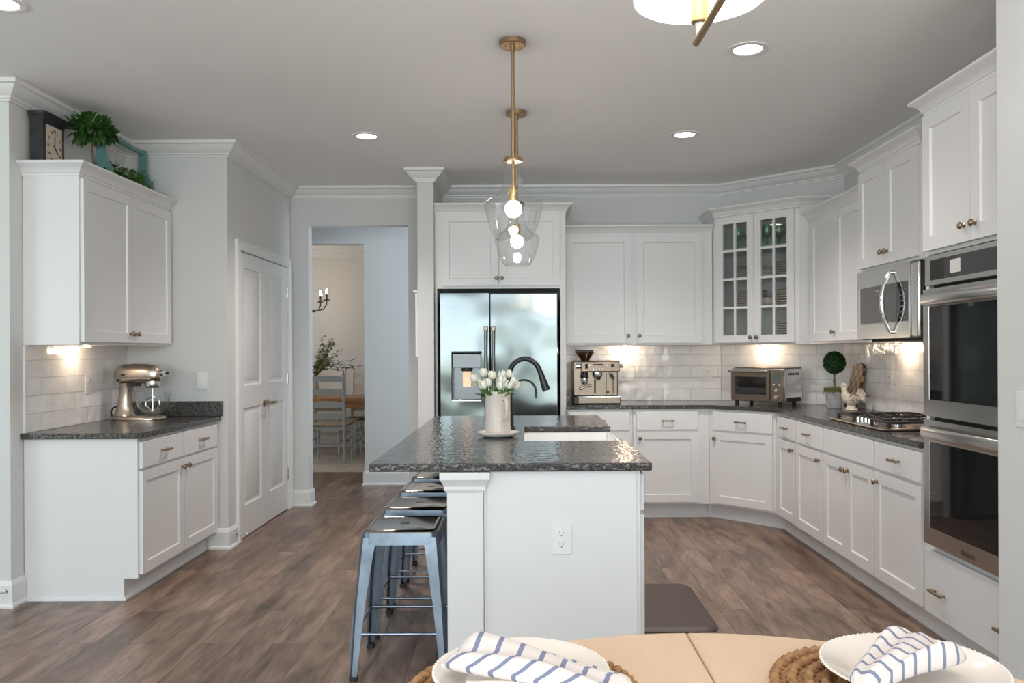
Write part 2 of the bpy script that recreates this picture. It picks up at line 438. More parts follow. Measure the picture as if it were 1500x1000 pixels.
# ------------------------------------------------------------------ mesh builder
class MB:
    def __init__(s):
        s.v = []; s.f = []; s.uv = None; s.X = Matrix.Identity(4)

    def at(s, mat):
        s.X = mat
        return s

    def add(s, vs, fs):
        o = len(s.v)
        s.v += [tuple(s.X @ Vector(p)) for p in vs]
        s.f += [tuple(i + o for i in f) for f in fs]
        return s

    def box(s, x0, x1, y0, y1, z0, z1):
        vs = [(x0, y0, z0), (x1, y0, z0), (x1, y1, z0), (x0, y1, z0), (x0, y0, z1), (x1, y0, z1), (x1, y1, z1), (x0, y1, z1)]
        return s.add(vs, [(0, 3, 2, 1), (4, 5, 6, 7), (0, 1, 5, 4), (1, 2, 6, 5), (2, 3, 7, 6), (3, 0, 4, 7)])

    def prism(s, poly, z0, z1):
        n = len(poly)
        vs = [(p[0], p[1], z0) for p in poly] + [(p[0], p[1], z1) for p in poly]
        fs = [tuple(range(n))[::-1], tuple(range(n, 2 * n))] + [(i, (i + 1) % n, n + (i + 1) % n, n + i) for i in range(n)]
        return s.add(vs, fs)

    def loft(s, rings, cap=True, closed=False):
        n = len(rings[0]); vs = []; fs = []
        for r in rings:
            vs += list(r)
        m = len(rings)
        for j in range(m if closed else m - 1):
            a = j * n; b = ((j + 1) % m) * n
            for i in range(n):
                fs.append((a + i, a + (i + 1) % n, b + (i + 1) % n, b + i))
        if cap and not closed:
            fs.append(tuple(range(n))[::-1]); fs.append(tuple(range((m - 1) * n, m * n)))
        return s.add(vs, fs)

    def lathe(s, prof, c=(0, 0, 0), n=24, cap=False, axis='z', closed=False):
        rings = []
        for r, h in prof:
            ring = []
            for i in range(n):
                a = 2 * PI * i / n
                p = (r * math.cos(a), r * math.sin(a), h)
                if axis == 'y':
                    p = (p[0], p[2], p[1])
                elif axis == 'x':
                    p = (p[2], p[0], p[1])
                ring.append((p[0] + c[0], p[1] + c[1], p[2] + c[2]))
            rings.append(ring)
        return s.loft(rings, cap=cap, closed=closed)

    def tube(s, pts, r, n=10, cap=True, closed=False):
        pts = [Vector(p) for p in pts]
        m = len(pts)
        rs = r if isinstance(r, (list, tuple)) else [r] * m
        up = Vector((0, 0, 1)); rings = []; prev = None
        for i, p in enumerate(pts):
            if closed:
                d = pts[(i + 1) % m] - pts[(i - 1) % m]
            else:
                d = (pts[min(i + 1, m - 1)] - pts[max(i - 1, 0)])
            d.normalize()
            if prev is None:
                q = up if abs(d.z) < 0.9 else Vector((1, 0, 0))
                a = d.cross(q).normalized()
            else:
                a = (prev - d * prev.dot(d))
                a = a.normalized() if a.length > 1e-6 else d.orthogonal().normalized()
            prev = a
            b = d.cross(a)
            rings.append([tuple(p + (a * math.cos(2 * PI * k / n) + b * math.sin(2 * PI * k / n)) * rs[i]) for k in range(n)])
        return s.loft(rings, cap=cap, closed=closed)

    def cyl(s, p0, p1, r0, r1=None, n=16):
        return s.tube([p0, p1], [r0, r0 if r1 is None else r1], n)

    def ball(s, c, r, sz=(1, 1, 1), n=16, m=10):
        rings = []
        for j in range(m + 1):
            t = PI * j / m
            rr = max(math.sin(t), 0.001)
            rings.append([(c[0] + r * sz[0] * rr * math.cos(2 * PI * i / n), c[1] + r * sz[1] * rr * math.sin(2 * PI * i / n), c[2] - r * sz[2] * math.cos(t)) for i in range(n)])
        return s.loft(rings, cap=True)

    def sweep(s, prof, path, closed=False):
        """prof: (outward, z) closed outline; path: 2D points; outward = right hand of the walking direction"""
        P = [Vector((p[0], p[1])) for p in path]
        m = len(P); rings = []
        for i in range(m):
            d0 = (P[i] - P[i - 1]).normalized() if (i > 0 or closed) else None
            d1 = (P[(i + 1) % m] - P[i]).normalized() if (i < m - 1 or closed) else None
            if d0 is None: d0 = d1
            if d1 is None: d1 = d0
            n0 = Vector((d0.y, -d0.x)); n1 = Vector((d1.y, -d1.x))
            k = (n0 + n1)
            k = k / max(k.dot(n0), 1e-6) if k.length > 1e-6 else n0
            rings.append([(P[i].x + k.x * o, P[i].y + k.y * o, z) for o, z in prof])
        return s.loft(rings, cap=True, closed=closed)

    def plate(s, w, h, cols, rows, t=0.02, depth=0.007, slope=0.006, holes=False, y=0.0, ch=0.0015, x0=0.0, z0=0.0):
        """slab in the xz plane, front at y-t, with recessed (or open) rectangles cols x rows"""
        xs = sorted(set([0, w] + [c for p in cols for c in p]))
        zs = sorted(set([0, h] + [c for p in rows for c in p]))
        yf = y - t
        rec = lambda a, b: any(abs(a - c[0]) < 1e-6 for c in cols) and any(abs(b - r[0]) < 1e-6 for r in rows)
        def q(a, b, c, d, flip=False):
            s.add([a, b, c, d], [(3, 2, 1, 0) if flip else (0, 1, 2, 3)])
        for i in range(len(xs) - 1):
            for j in range(len(zs) - 1):
                a, b, c, d = xs[i] + x0, xs[i + 1] + x0, zs[j] + z0, zs[j + 1] + z0
                if rec(xs[i], zs[j]):
                    if holes:
                        yb = y
                        q((a, yf, c), (a, yf, d), (a, yb, d), (a, yb, c)); q((b, yf, c), (b, yb, c), (b, yb, d), (b, yf, d))
                        q((a, yf, c), (a, yb, c), (b, yb, c), (b, yf, c)); q((a, yf, d), (b, yf, d), (b, yb, d), (a, yb, d))
                    else:
                        e = slope; g = yf + depth
                        A, B, C_, D = (a, yf, c), (b, yf, c), (b, yf, d), (a, yf, d)
                        a2, b2, c2, d2 = (a + e, g, c + e), (b - e, g, c + e), (b - e, g, d - e), (a + e, g, d - e)
                        q(A, B, b2, a2); q(B, C_, c2, b2); q(C_, D, d2, c2); q(D, A, a2, d2); q(a2, b2, c2, d2)
                else:
                    q((a, yf, c), (b, yf, c), (b, yf, d), (a, yf, d))
                    if holes:
                        q((a, y, c), (a, y, d), (b, y, d), (b, y, c))
        a, b, c, d = x0, x0 + w, z0, z0 + h
        q((a, yf, c), (a, yf, d), (a, y, d), (a, y, c)); q((b, yf, c), (b, y, c), (b, y, d), (b, yf, d))
        q((a, yf, c), (a, y, c), (b, y, c), (b, yf, c)); q((a, yf, d), (b, yf, d), (b, y, d), (a, y, d))
        if not holes:
            q((a, y, c), (a, y, d), (b, y, d), (b, y, c))
        return s

    def build(s, name, mat, parent=None, smooth=35, bevel=0, seg=2, sub=0, recalc=True, solid=0):
        me = bpy.data.meshes.new(name)
        me.from_pydata(s.v, [], s.f)
        if recalc:
            bm = bmesh.new(); bm.from_mesh(me)
            bmesh.ops.remove_doubles(bm, verts=bm.verts, dist=1e-5)
            bmesh.ops.recalc_face_normals(bm, faces=bm.faces)
            bm.to_mesh(me); bm.free()
        me.materials.append(M[mat] if isinstance(mat, str) else mat)
        if smooth:
            me.polygons.foreach_set('use_smooth', [True] * len(me.polygons))
            me.set_sharp_from_angle(angle=math.radians(smooth))
        me.update()
        o = bpy.data.objects.new(name, me)
        COL.objects.link(o)
        if parent:
            o.parent = parent
        if solid:
            k = o.modifiers.new('thick', 'SOLIDIFY'); k.thickness = solid; k.offset = 0
        if bevel:
            k = o.modifiers.new('bevel', 'BEVEL'); k.width = bevel; k.segments = seg; k.limit_method = 'ANGLE'; k.angle_limit = math.radians(40); k.harden_normals = False
        if sub:
            k = o.modifiers.new('sub', 'SUBSURF'); k.levels = sub; k.render_levels = sub
        return o


def tag(o, label=None, cat=None, group=None, kind=None):
    if label: o['label'] = label
    if cat: o['category'] = cat
    if group: o['group'] = group
    if kind: o['kind'] = kind
    return o


def thing(name, label, cat, loc=(0, 0, 0), rz=0.0, group=None):
    o = bpy.data.objects.new(name, None)
    o.empty_display_size = 0.1
    COL.objects.link(o)
    o.location = loc
    o.rotation_euler = (0, 0, rz)
    return tag(o, label, cat, group)


def struct(name, mb, mat, smooth=35, bevel=0, loc=None, rz=0, parent=None):
    o = mb.build(name, mat, parent, smooth, bevel)
    if loc: o.location = loc
    o.rotation_euler = (0, 0, rz)
    if not parent:
        o['kind'] = 'structure'
    return o


def copy_tree(o, parent=None):
    c = o.copy(); COL.objects.link(c)
    if parent: c.parent = parent
    for ch in list(o.children):
        copy_tree(ch, c)
    return c


# ------------------------------------------------------------------ the room
CEIL = 2.75
struct('floor', MB().box(-5.6, 4.1, -2.6, 11.6, -0.1, 0), 'floor')
struct('ceiling', MB().box(-5.6, 4.1, -2.6, 11.6, CEIL, CEIL + 0.1), 'ceil')
# left: stub wall, side wall behind the small counter, pantry wall
struct('wall_left', MB().prism([(-5.5, 4.30), (-2.70, 4.30), (-2.70, 5.55), (-2.01, 5.55), (-2.01, 5.77), (-2.13, 5.77), (-2.13, 5.67), (-2.82, 5.67), (-2.82, 4.42), (-5.5, 4.42)], 0, CEIL), 'wall')
mb = MB().box(-2.13, -2.01, 5.77, 6.95, 2.05, CEIL).box(-2.13, -2.01, 6.95, 7.20, 0, CEIL)
struct('wall_pantry', mb, 'wall')
# back wall with the hall opening, diagonal corner and right wall
struct('wall_back', MB().box(-2.01, -1.863, 7.08, 7.20, 0, CEIL).box(-1.863, -1.0, 7.08, 7.20, 2.42, CEIL).prism([(-1.0, 7.08), (1.70, 7.08), (1.75, 7.20), (-1.0, 7.20)], 0, CEIL), 'wall')
struct('wall_corner', MB().prism([(1.70, 7.08), (2.47, 6.31), (2.59, 6.36), (1.75, 7.20)], 0, CEIL), 'wall')
struct('wall_right', MB().box(2.47, 2.59, 2.896, 6.31, 0, CEIL).prism([(2.47, 6.31), (2.59, 6.31), (2.59, 6.36)], 0, CEIL), 'wall')
struct('wall_near_right', MB().box(1.67, 1.79, 0.9, 2.895, 0, CEIL), 'wall', bevel=0.006)
struct('wall_return', MB().box(1.791, 4.0, 0.9, 1.02, 0, CEIL).box(1.791, 2.59, 2.78, 2.895, 0, CEIL), 'wall')
struct('wall_column', MB().box(-0.832, -0.704, 6.40, 7.08, 0, CEIL), 'wall', bevel=0.003)
struct('wall_hall', MB().box(-1.60, 0.6, 8.19, 8.31, 0, CEIL).box(-4.6, -1.60, 8.19, 8.31, 2.41, CEIL).box(-4.6, -2.45, 8.19, 8.31, 0, 2.41), 'wall')
struct('wall_hall_end', MB().box(0.48, 0.6, 7.20, 8.19, 0, CEIL).box(-4.6, -4.48, 7.20, 8.19, 0, CEIL).box(-4.48, -2.13, 7.08, 7.20, 0, CEIL), 'wall')
struct('wall_dining', MB().box(-4.6, 0.6, 11.4, 11.5, 0, CEIL).box(0.5, 0.6, 8.31, 11.4, 0, CEIL), 'cream_wall')
struct('wall_dining_left', MB().box(-4.6, -4.5, 8.31, 9.0, 0, CEIL).box(-4.6, -4.5, 10.8, 11.4, 0, CEIL).box(-4.6, -4.5, 9.0, 10.8, 0, 0.6).box(-4.6, -4.5, 9.0, 10.8, 2.4, CEIL), 'cream_wall')
# breakfast room behind the camera
xs = [(-5.6, -5.2), (-2.8, -2.65), (-0.25, -0.10), (2.3, 4.0)]
mb = MB()
for a, b in xs: mb.box(a, b, -2.6, -2.48, 0, CEIL)
for a, b in ((-5.2, -2.8), (-2.65, -0.25), (-0.10, 2.3)):
    mb.box(a, b, -2.6, -2.48, 0, 0.32).box(a, b, -2.6, -2.48, 2.52, CEIL)
struct('wall_rear', mb, 'wall')
struct('wall_far_left', MB().box(-5.6, -5.48, -2.48, -0.9, 0, CEIL).box(-5.6, -5.48, 2.9, 4.42, 0, CEIL).box(-5.6, -5.48, -0.9, 2.9, 2.45, CEIL), 'wall')
struct('wall_far_right', MB().box(3.9, 4.0, -2.48, 0.9, 0, CEIL), 'wall')


def window(i, w, h, loc, rz, cols, rows):
    mb = MB()
    mb.box(0, w, -0.03, 0.03, 0, 0.06).box(0, w, -0.03, 0.03, h - 0.06, h).box(0, 0.06, -0.03, 0.03, 0.06, h - 0.06).box(w - 0.06, w, -0.03, 0.03, 0.06, h - 0.06)
    for k in range(1, cols): mb.box(w * k / cols - 0.02, w * k / cols + 0.02, -0.02, 0.02, 0.06, h - 0.06)
    for k in range(1, rows): mb.box(0.06, w - 0.06, -0.019, 0.019, h * k / rows - 0.02, h * k / rows + 0.02)
    o = struct('window_%d' % i, mb, 'trim', loc=loc, rz=rz)
    MB().box(0.06, w - 0.06, -0.004, 0.004, 0.06, h - 0.06).build('pane', 'pane', o)
    return o


for i, a in enumerate((-5.2, -2.65, -0.10)):
    window(i + 1, 2.4, 2.2, (a, -2.54, 0.32), 0, 2, 2)
window(4, 3.8, 2.45, (-5.54, -0.9, 0), PI / 2, 3, 1)
window(5, 1.8, 1.8, (-4.55, 9.0, 0.6), PI / 2, 2, 2)  # out of view, added to go with the dining room lamp

# ceiling crown, baseboards
CR = [(0, 2.652), (0.012, 2.652), (0.014, 2.662), (0.025, 2.666), (0.026, 2.676), (0.045, 2.688), (0.064, 2.706), (0.074, 2.724), (0.090, 2.729), (0.092, 2.749), (0, 2.749)]
struct('trim_1', MB().sweep(CR, [(-5.48, 4.30), (-2.70, 4.30), (-2.70, 5.55), (-2.01, 5.55), (-2.01, 7.08), (-0.832, 7.08), (-0.832, 6.40), (-0.704, 6.40), (-0.704, 7.08), (1.70, 7.08), (2.47, 6.31), (2.47, 2.93)]), 'trim', 25)
struct('trim_2', MB().sweep(CR, [(-4.5, 11.4), (0.5, 11.4)]), 'trim', 25)
BB = [(0, 0), (0.026, 0), (0.026, 0.010), (0.022, 0.018), (0.015, 0.022), (0.015, 0.115), (0.011, 0.122), (0.009, 0.132), (0.004, 0.140), (0, 0.140)]
struct('baseboard_left', MB().sweep(BB, [(-5.48, 4.30), (-2.70, 4.30), (-2.70, 4.405)]), 'trim', 25)
struct('baseboard_pantry', MB().sweep(BB, [(-2.14, 5.55), (-2.01, 5.55), (-2.01, 5.695)]), 'trim', 25)
struct('baseboard_back', MB().sweep(BB, [(-2.008, 7.08), (-1.863, 7.08), (-1.863, 7.20), (-2.10, 7.20)]).sweep(BB, [(-1.0, 7.20), (-1.0, 7.08), (-0.832, 7.08), (-0.832, 6.40), (-0.704, 6.40), (-0.704, 6.47)]), 'trim', 25)
struct('baseboard_hall', MB().sweep(BB, [(-1.60, 8.31), (-1.60, 8.19), (0.48, 8.19)]), 'trim', 25)

# pantry double door (local x runs into the picture along the wall)
CS = [(0, 0), (0.0, 0.014), (0.012, 0.020), (0.05, 0.016), (0.062, 0.022), (0.070, 0.022), (0.070, 0)]
mb = MB()
def casing(mb, w, h):
    # U-shaped casing swept in the xz plane, cross-section CS (outward from opening, thickness towards the room = -y)
    pts = [(0, 0), (0, h), (w, h), (w, 0)]
    rings = []
    for i, (px, pz) in enumerate(pts):
        ring = []
        for o, t in CS:
            ox = -o if px == 0 else o
            oz = o if i in (1, 2) else 0
            ring.append((px + ox, -t, pz + oz))
        rings.append(ring)
    mb.loft(rings, cap=True)
    return mb
struct('trim_3', casing(mb, 1.18, 2.05), 'trim', 25, loc=(-2.01, 5.77, 0), rz=PI / 2)
for k, (x0, lab) in enumerate(((0.004, 'near'), (0.592, 'far'))):
    d = MB().plate(0.584, 2.035, [(0.10, 0.484)], [(0.22, 0.92), (1.08, 1.93)], t=0.035, depth=0.010, slope=0.012)
    o = struct('door_%d' % (k + 1), d, 'trim', 25, loc=(-2.045, 5.77 + x0, 0.010), rz=PI / 2)
    p = MB()
    for (a, b) in ((0.22, 0.92), (1.08, 1.93)):
        x_0, x_1, z_0, z_1 = 0.10 + 0.03, 0.484 - 0.03, a + 0.03, b - 0.03
        yb, yt = -0.0245, -0.0335
        e = 0.022
        p.loft([[(x_0, yb, z_0), (x_1, yb, z_0), (x_1, yb, z_1), (x_0, yb, z_1)], [(x_0 + e, yt, z_0 + e), (x_1 - e, yt, z_0 + e), (x_1 - e, yt, z_1 - e), (x_0 + e, yt, z_1 - e)]])
    p.build('raised_panel', 'trim', o, 25)
    hx = 0.545 if k == 0 else 0.040
    sg = -1 if k == 0 else 1
    h = MB().lathe([(0.001, -0.048), (0.020, -0.046), (0.027, -0.040), (0.027, -0.036), (0.001, -0.0355)], (hx, 0, 0.93), 20, axis='y')
    h.cyl((hx, -0.045, 0.93), (hx, -0.085, 0.93), 0.009)
    h.tube([(hx, -0.085, 0.93), (hx + sg * 0.03, -0.089, 0.933), (hx + sg * 0.07, -0.086, 0.926), (hx + sg * 0.10, -0.080, 0.930)], [0.011, 0.009, 0.008, 0.007], 10)
    h.build('lever_handle', 'knob', o)
    for hz in (0.25, 1.05, 1.78):
        xx = 0.0 if k == 0 else 0.584
        MB().box(xx - 0.012, xx + 0.012, -0.040, -0.0352, hz, hz + 0.09).cyl((xx, -0.042, hz), (xx, -0.042, hz + 0.09), 0.006, n=10).build('hinge', 'steel', o)

# tiled splashbacks
struct('trim_4', MB().box(0, 1.128, 0, 0.010, 0, 0.475), 'tile', loc=(-2.689, 4.42, 0.9005), rz=PI / 2)
# edge piece
struct('trim_5', MB().box(-2.699, -2.686, 4.408, 4.419, 0.901, 1.372), 'trim')
struct('trim_6', MB().box(0, 1.36, 0, 0.010, 0, 0.472), 'tile', loc=(0.335, 7.069, 0.9005))
struct('trim_7', MB().box(0, 1.08, 0, 0.010, 0, 0.472), 'tile', loc=(1.698, 7.066, 0.9005), rz=-PI / 4)
struct('trim_8', MB().box(0, 2.50, 0, 0.010, 0, 0.472), 'tile', loc=(2.459, 6.30, 0.9005), rz=-PI / 2)

# ------------------------------------------------------------------ cabinetry
def knob_mb(x, y, z):
    """round bronze knob projecting towards -y"""
    return MB().lathe([(0.0005, y - 0.030), (0.008, y - 0.0295), (0.0145, y - 0.025), (0.0158, y - 0.020), (0.0125, y - 0.0145), (0.006, y - 0.011), (0.0055, y - 0.006), (0.010, y - 0.003), (0.010, y)], (x, 0, z), 16, axis='y', cap=True)


def pull_mb(x, y, z, L=0.096):
    mb = MB()
    for s in (-1, 1):
        mb.cyl((x + s * L * 0.36, y, z), (x + s * L * 0.36, y - 0.022, z), 0.007, 0.0045, 10)
    mb.tube([(x - L / 2, y - 0.024, z), (x - L * 0.42, y - 0.025, z), (x - L * 0.30, y - 0.026, z), (x, y - 0.028, z), (x + L * 0.30, y - 0.026, z), (x + L * 0.42, y - 0.025, z), (x + L / 2, y - 0.024, z)], [0.0075, 0.008, 0.0050, 0.0060, 0.0050, 0.008, 0.0075], 10)
    return mb


DT = 0.02
G = 0.0008


def door(root, x0, x1, z0, z1, knob=None, y=0.0, glass=False, mat='cab', rail=0.058):
    w, h = x1 - x0, z1 - z0
    if glass:
        c = (x0, x1)
        mw = 0.018; iw = (w - 2 * rail - mw) / 2
        cols = [(rail, rail + iw), (rail + iw + mw, w - rail)]
        ih = (h - 2 * rail - 3 * mw) / 4
        rows = [(rail + k * (ih + mw), rail + k * (ih + mw) + ih) for k in range(4)]
        mb = MB().plate(w, h, cols, rows, t=DT, holes=True, y=y - G, x0=x0, z0=z0)
    else:
        mb = MB().plate(w, h, [(rail, w - rail)], [(rail, h - rail)], t=DT, depth=0.009, slope=0.005, y=y - G, x0=x0, z0=z0)
    d = mb.build('door', mat, root, 25)
    if glass:
        MB().box(x0 + rail - 0.005, x1 - rail + 0.005, y - 0.0065, y - 0.0035, z0 + rail - 0.005, z1 - rail + 0.005).build('pane', 'pane', d)
    if knob:
        knob_mb(knob[0], y - DT - G, knob[1]).build('knob', 'knob', d, 50)
    return d


def drawer(root, x0, x1, z0, z1, handle=True, y=0.0, knobs=None, hz=None, pl=0.096):
    d = MB().box(x0, x1, y - DT - G, y - G, z0, z1).build('drawer', 'cab', root, bevel=0.003)
    if handle is True:
        pull_mb((x0 + x1) / 2, y - DT - G, hz or (z0 + z1) / 2, pl).build('handle', 'knob', d, 50)
    elif handle:
        for x in handle:
            pull_mb(x, y - DT - G, hz or (z0 + z1) / 2, pl).build('handle', 'knob', d, 50)
    return d


CC = [(0, 0), (0.006, 0), (0.006, 0.012), (0.012, 0.016), (0.018, 0.030), (0.032, 0.046), (0.048, 0.054), (0.056, 0.060), (0.056, 0.072), (0, 0.072)]


def crown(root, path, z):
    MB().sweep([(o, z + h) for o, h in CC], path).build('crown', 'cab', root, 25)


def base_body(root, w, d, h=0.868, kick=0.115, kd=0.075, name='body'):
    return MB().prism([(0, 0), (w, 0), (w, d), (0, d)], kick, h).prism([(0, kd), (w, kd), (w, d), (0, d)], 0, kick).build(name, 'cab', root, 0, bevel=0.0015, seg=1)


def puck(loc, power=4.5, where='under the wall cabinet', name='under_cabinet_light', label=None):
    t = thing(name, label, 'light', loc, 0, 'small lights under the wall cabinets')
    MB().lathe([(0.001, 0), (0.034, 0), (0.034, -0.008), (0.028, -0.010), (0.001, -0.010)], (0, 0, 0), 24).build('housing', 'white', t, 40)
    MB().lathe([(0.001, -0.0105), (0.024, -0.0105), (0.024, -0.0115), (0.001, -0.0118)], (0, 0, 0), 24).build('lens', 'led', t, 40)
    lamp('puck_lamp', 'POINT', (0, 0, -0.035), power * 0.115, (1.0, 0.74, 0.50), t, size=0.012)
    return t


# --- left wall cabinet: face at X=-2.395, looks to +X; local x runs into the picture
t = thing('wall_cabinet', 'white two-door wall cabinet on the left wall above the stand mixer', 'cabinet', (-2.395, 4.41, 0), PI / 2)
W = 1.118
MB().box(0, W, 0, 0.303, 1.375, 2.292).build('body', 'cab', t, 0, bevel=0.0015, seg=1)
door(t, 0.012, 0.560, 1.392, 2.275, (0.530, 1.445))
door(t, 0.566, 1.105, 1.392, 2.275, (0.598, 1.445))
crown(t, [(0, 0.303), (0, 0), (W, 0)], 2.286)
puck((-2.60, 4.86, 1.374), 6.0, label='small puck light under the left wall cabinet')

# --- left base cabinet
t = thing('base_cabinet', 'white base cabinet under the stand mixer counter on the left', 'cabinet', (-2.085, 4.41, 0), PI / 2)
W = 1.132
base_body(t, W, 0.612, 0.868)
MB().sweep([(0, 0), (0.014, 0), (0.012, 0.012), (0.004, 0.018), (0, 0.018)], [(0, 0.612), (0, 0.075), (W, 0.075)]).build('shoe_moulding', 'cab', t)
drawer(t, 0.014, 0.548, 0.705, 0.850)
drawer(t, 0.562, 1.095, 0.705, 0.850)
door(t, 0.014, 0.548, 0.135, 0.692, (0.520, 0.645))
door(t, 0.562, 1.095, 0.135, 0.692, (0.590, 0.645))
t = thing('countertop', 'dark granite countertop on the left cabinet, under the stand mixer', 'countertop', (0, 0, 0))
MB().box(-2.698, -2.055, 4.385, 5.548, 0.869, 0.900).build('slab', 'granite', t, bevel=0.003)
MB().box(-2.684, -2.040, 5.525, 5.549, 0.901, 1.002).build('side_splash', 'granite', t, bevel=0.002)

# --- cabinet above the fridge (face y = 6.47)
t = thing('fridge_cabinet', 'white two-door cabinet above the fridge with its tall side panel', 'cabinet', (-0.703, 6.47, 0), 0)
MB().box(0, 1.033, 0, 0.608, 1.825, 2.425).build('body', 'cab', t, 0, bevel=0.0015, seg=1)
MB().box(0.988, 1.033, 0, 0.608, 0, 1.8245).build('side_panel', 'cab', t, 0, bevel=0.0015, seg=1)
MB().box(0.0, 0.018, 0, 0.608, 0, 1.8245).build('side_panel', 'cab', t, 0, bevel=0.0015, seg=1)
door(t, 0.056, 0.502, 1.845, 2.410, (0.487, 1.905))
door(t, 0.508, 0.985, 1.845, 2.410, (0.530, 1.905))
crown(t, [(0, 0), (1.033, 0), (1.033, 0.608)], 2.421)

# --- back wall cabinet, face y=6.75
t = thing('wall_cabinet', 'white two-door wall cabinet above the espresso machine', 'cabinet', (0.333, 6.75, 0), 0)
W = 1.218
MB().box(0, W, 0, 0.328, 1.374, 2.292).build('body', 'cab', t, 0, bevel=0.0015, seg=1)
door(t, 0.012, 0.550, 1.392, 2.275, (0.520, 1.452))
door(t, 0.590, 1.130, 1.392, 2.275, (0.612, 1.452))
crown(t, [(0, 0), (W, 0)], 2.286)
puck((0.86, 6.985, 1.373), 8.5, label='small puck light above the outlet beside the espresso machine')

# --- diagonal glass cabinet
L2 = math.sqrt(0.5)
gx, gy = 1.555, 6.68
t = thing('corner_cabinet', 'tall white corner cabinet with two glass-paned doors', 'cabinet', (gx, gy, 0), -PI / 4)
def wl(x, y):
    dx, dy = x - gx, y - gy
    return (dx * L2 - dy * L2, dx * L2 + dy * L2)
W = 0.728
outer = [wl(*p) for p in [(1.555, 6.68), (2.07, 6.165), (2.464, 6.165), (2.464, 6.30), (1.695, 7.07), (1.555, 7.07)]]
mb = MB()
mb.prism(outer, 1.375, 1.395).prism(outer, 2.395, 2.412)
n = len(outer)
for i in range(1, n):
    a, b = Vector(outer[i]), Vector(outer[(i + 1) % n])
    d = (b - a).normalized(); nn = Vector((-d.y, d.x)) * 0.016
    mb.prism([tuple(a), tuple(b), tuple(b + nn), tuple(a + nn)], 1.395, 2.395)
mb.build('body', 'cab', t, 0)
inner = [(0.02, 0.004), (0.708, 0.004)] + [(p[0] * 0.93 + 0.025, p[1] * 0.93) for p in outer[2:5]] + [(p[0] * 0.93 + 0.025, p[1] * 0.93) for p in outer[5:]]
for z in (1.668, 1.900, 2.132):
    MB().prism(inner, z - 0.009, z + 0.009).build('shelf', 'cab', t, 0)
MB().plate(W, 1.037, [(0.036, 0.692)], [(0.02, 1.020)], t=0.018, holes=True, y=0.018, z0=1.375).build('face_frame', 'cab', t, 0)
door(t, 0.030, 0.362, 1.390, 2.398, (0.338, 1.430), y=0.0, glass=True)
door(t, 0.366, 0.698, 1.390, 2.398, (0.392, 1.430), y=0.0, glass=True)
crown(t, [wl(1.555, 7.07), wl(1.555, 6.68), wl(2.07, 6.165), wl(2.464, 6.165)], 2.406)
cornercab = t
puck((1.955, 6.70, 1.374), 9.5, label='small puck light under the corner cabinet above the toaster oven')


def cw(lx, ly, z):   # corner-cabinet local point to world
    return (gx + lx * L2 + ly * L2, gy - lx * L2 + ly * L2, z)


# --- right wall cabinet, face x=2.14, local x runs towards the camera
t = thing('wall_cabinet', 'white two-door wall cabinet between the corner cabinet and the microwave', 'cabinet', (2.14, 6.155, 0), -PI / 2)
W = 1.118
MB().box(0, W, 0, 0.324, 1.374, 2.292).build('body', 'cab', t, 0, bevel=0.0015, seg=1)
door(t, 0.100, 0.585, 1.392, 2.275, (0.555, 1.452))
door(t, 0.592, 1.075, 1.392, 2.275, None)
puck((2.375, 5.22, 1.373), 8.5, label='small puck light above the right wall tiles beside the microwave')
crown(t, [(0, 0), (W, 0)], 2.286)
# --- cabinet above the microwave, face x=2.07
t = thing('microwave_cabinet', 'white two-door cabinet above the microwave', 'cabinet', (2.07, 5.03, 0), -PI / 2)
W = 0.765
MB().box(0, W, 0, 0.394, 1.800, 2.412).build('body', 'cab', t, 0, bevel=0.0015, seg=1)
door(t, 0.012, 0.378, 1.818, 2.395, (0.352, 1.885))
door(t, 0.384, 0.750, 1.818, 2.395, (0.410, 1.885))
crown(t, [(0, 0.394), (0, 0), (W, 0), (W, 0.394)], 2.408)
# --- narrow filler wall cabinet beside the ovens
t = thing('wall_cabinet', 'narrow white wall cabinet between the microwave and the tall oven cabinet', 'cabinet', (2.14, 4.262, 0), -PI / 2)
MB().box(0, 0.464, 0, 0.324, 1.374, 2.292).build('body', 'cab', t, 0, bevel=0.0015, seg=1)
door(t, 0.012, 0.452, 1.392, 2.275, (0.04, 1.452))
crown(t, [(0, 0), (0.40, 0)], 2.286)

# --- tall oven cabinet, face x=1.86
t = thing('oven_cabinet', 'tall white cabinet holding the double wall oven', 'cabinet', (1.86, 3.79, 0), -PI / 2)
W = 0.83
mb = MB().box(0, W, 0, 0.604, 1.760, 2.412).box(0, W, 0, 0.604, 0.115, 0.440).box(0, 0.030, 0, 0.604, 0.440, 1.760).box(W - 0.030, W, 0, 0.604, 0.440, 1.760).box(0.03, W - 0.03, 0.580, 0.604, 0.440, 1.760).box(0, W, 0.075, 0.604, 0, 0.115)
mb.build('body', 'cab', t, 0)
door(t, 0.012, 0.411, 1.778, 2.398, (0.372, 1.845), rail=0.066)
door(t, 0.417, 0.818, 1.778, 2.398, (0.455, 1.845), rail=0.066)
drawer(t, 0.016, 0.814, 0.128, 0.420, handle=(0.155, 0.665), hz=0.245, pl=0.11)
crown(t, [(0, 0.604), (0, 0), (W, 0), (W, 0.604)], 2.408)
SH = [(0, 0), (0.014, 0), (0.012, 0.012), (0.004, 0.018), (0, 0.018)]
MB().sweep(SH, [(0, 0.075), (W, 0.075)]).build('shoe_moulding', 'cab', t)

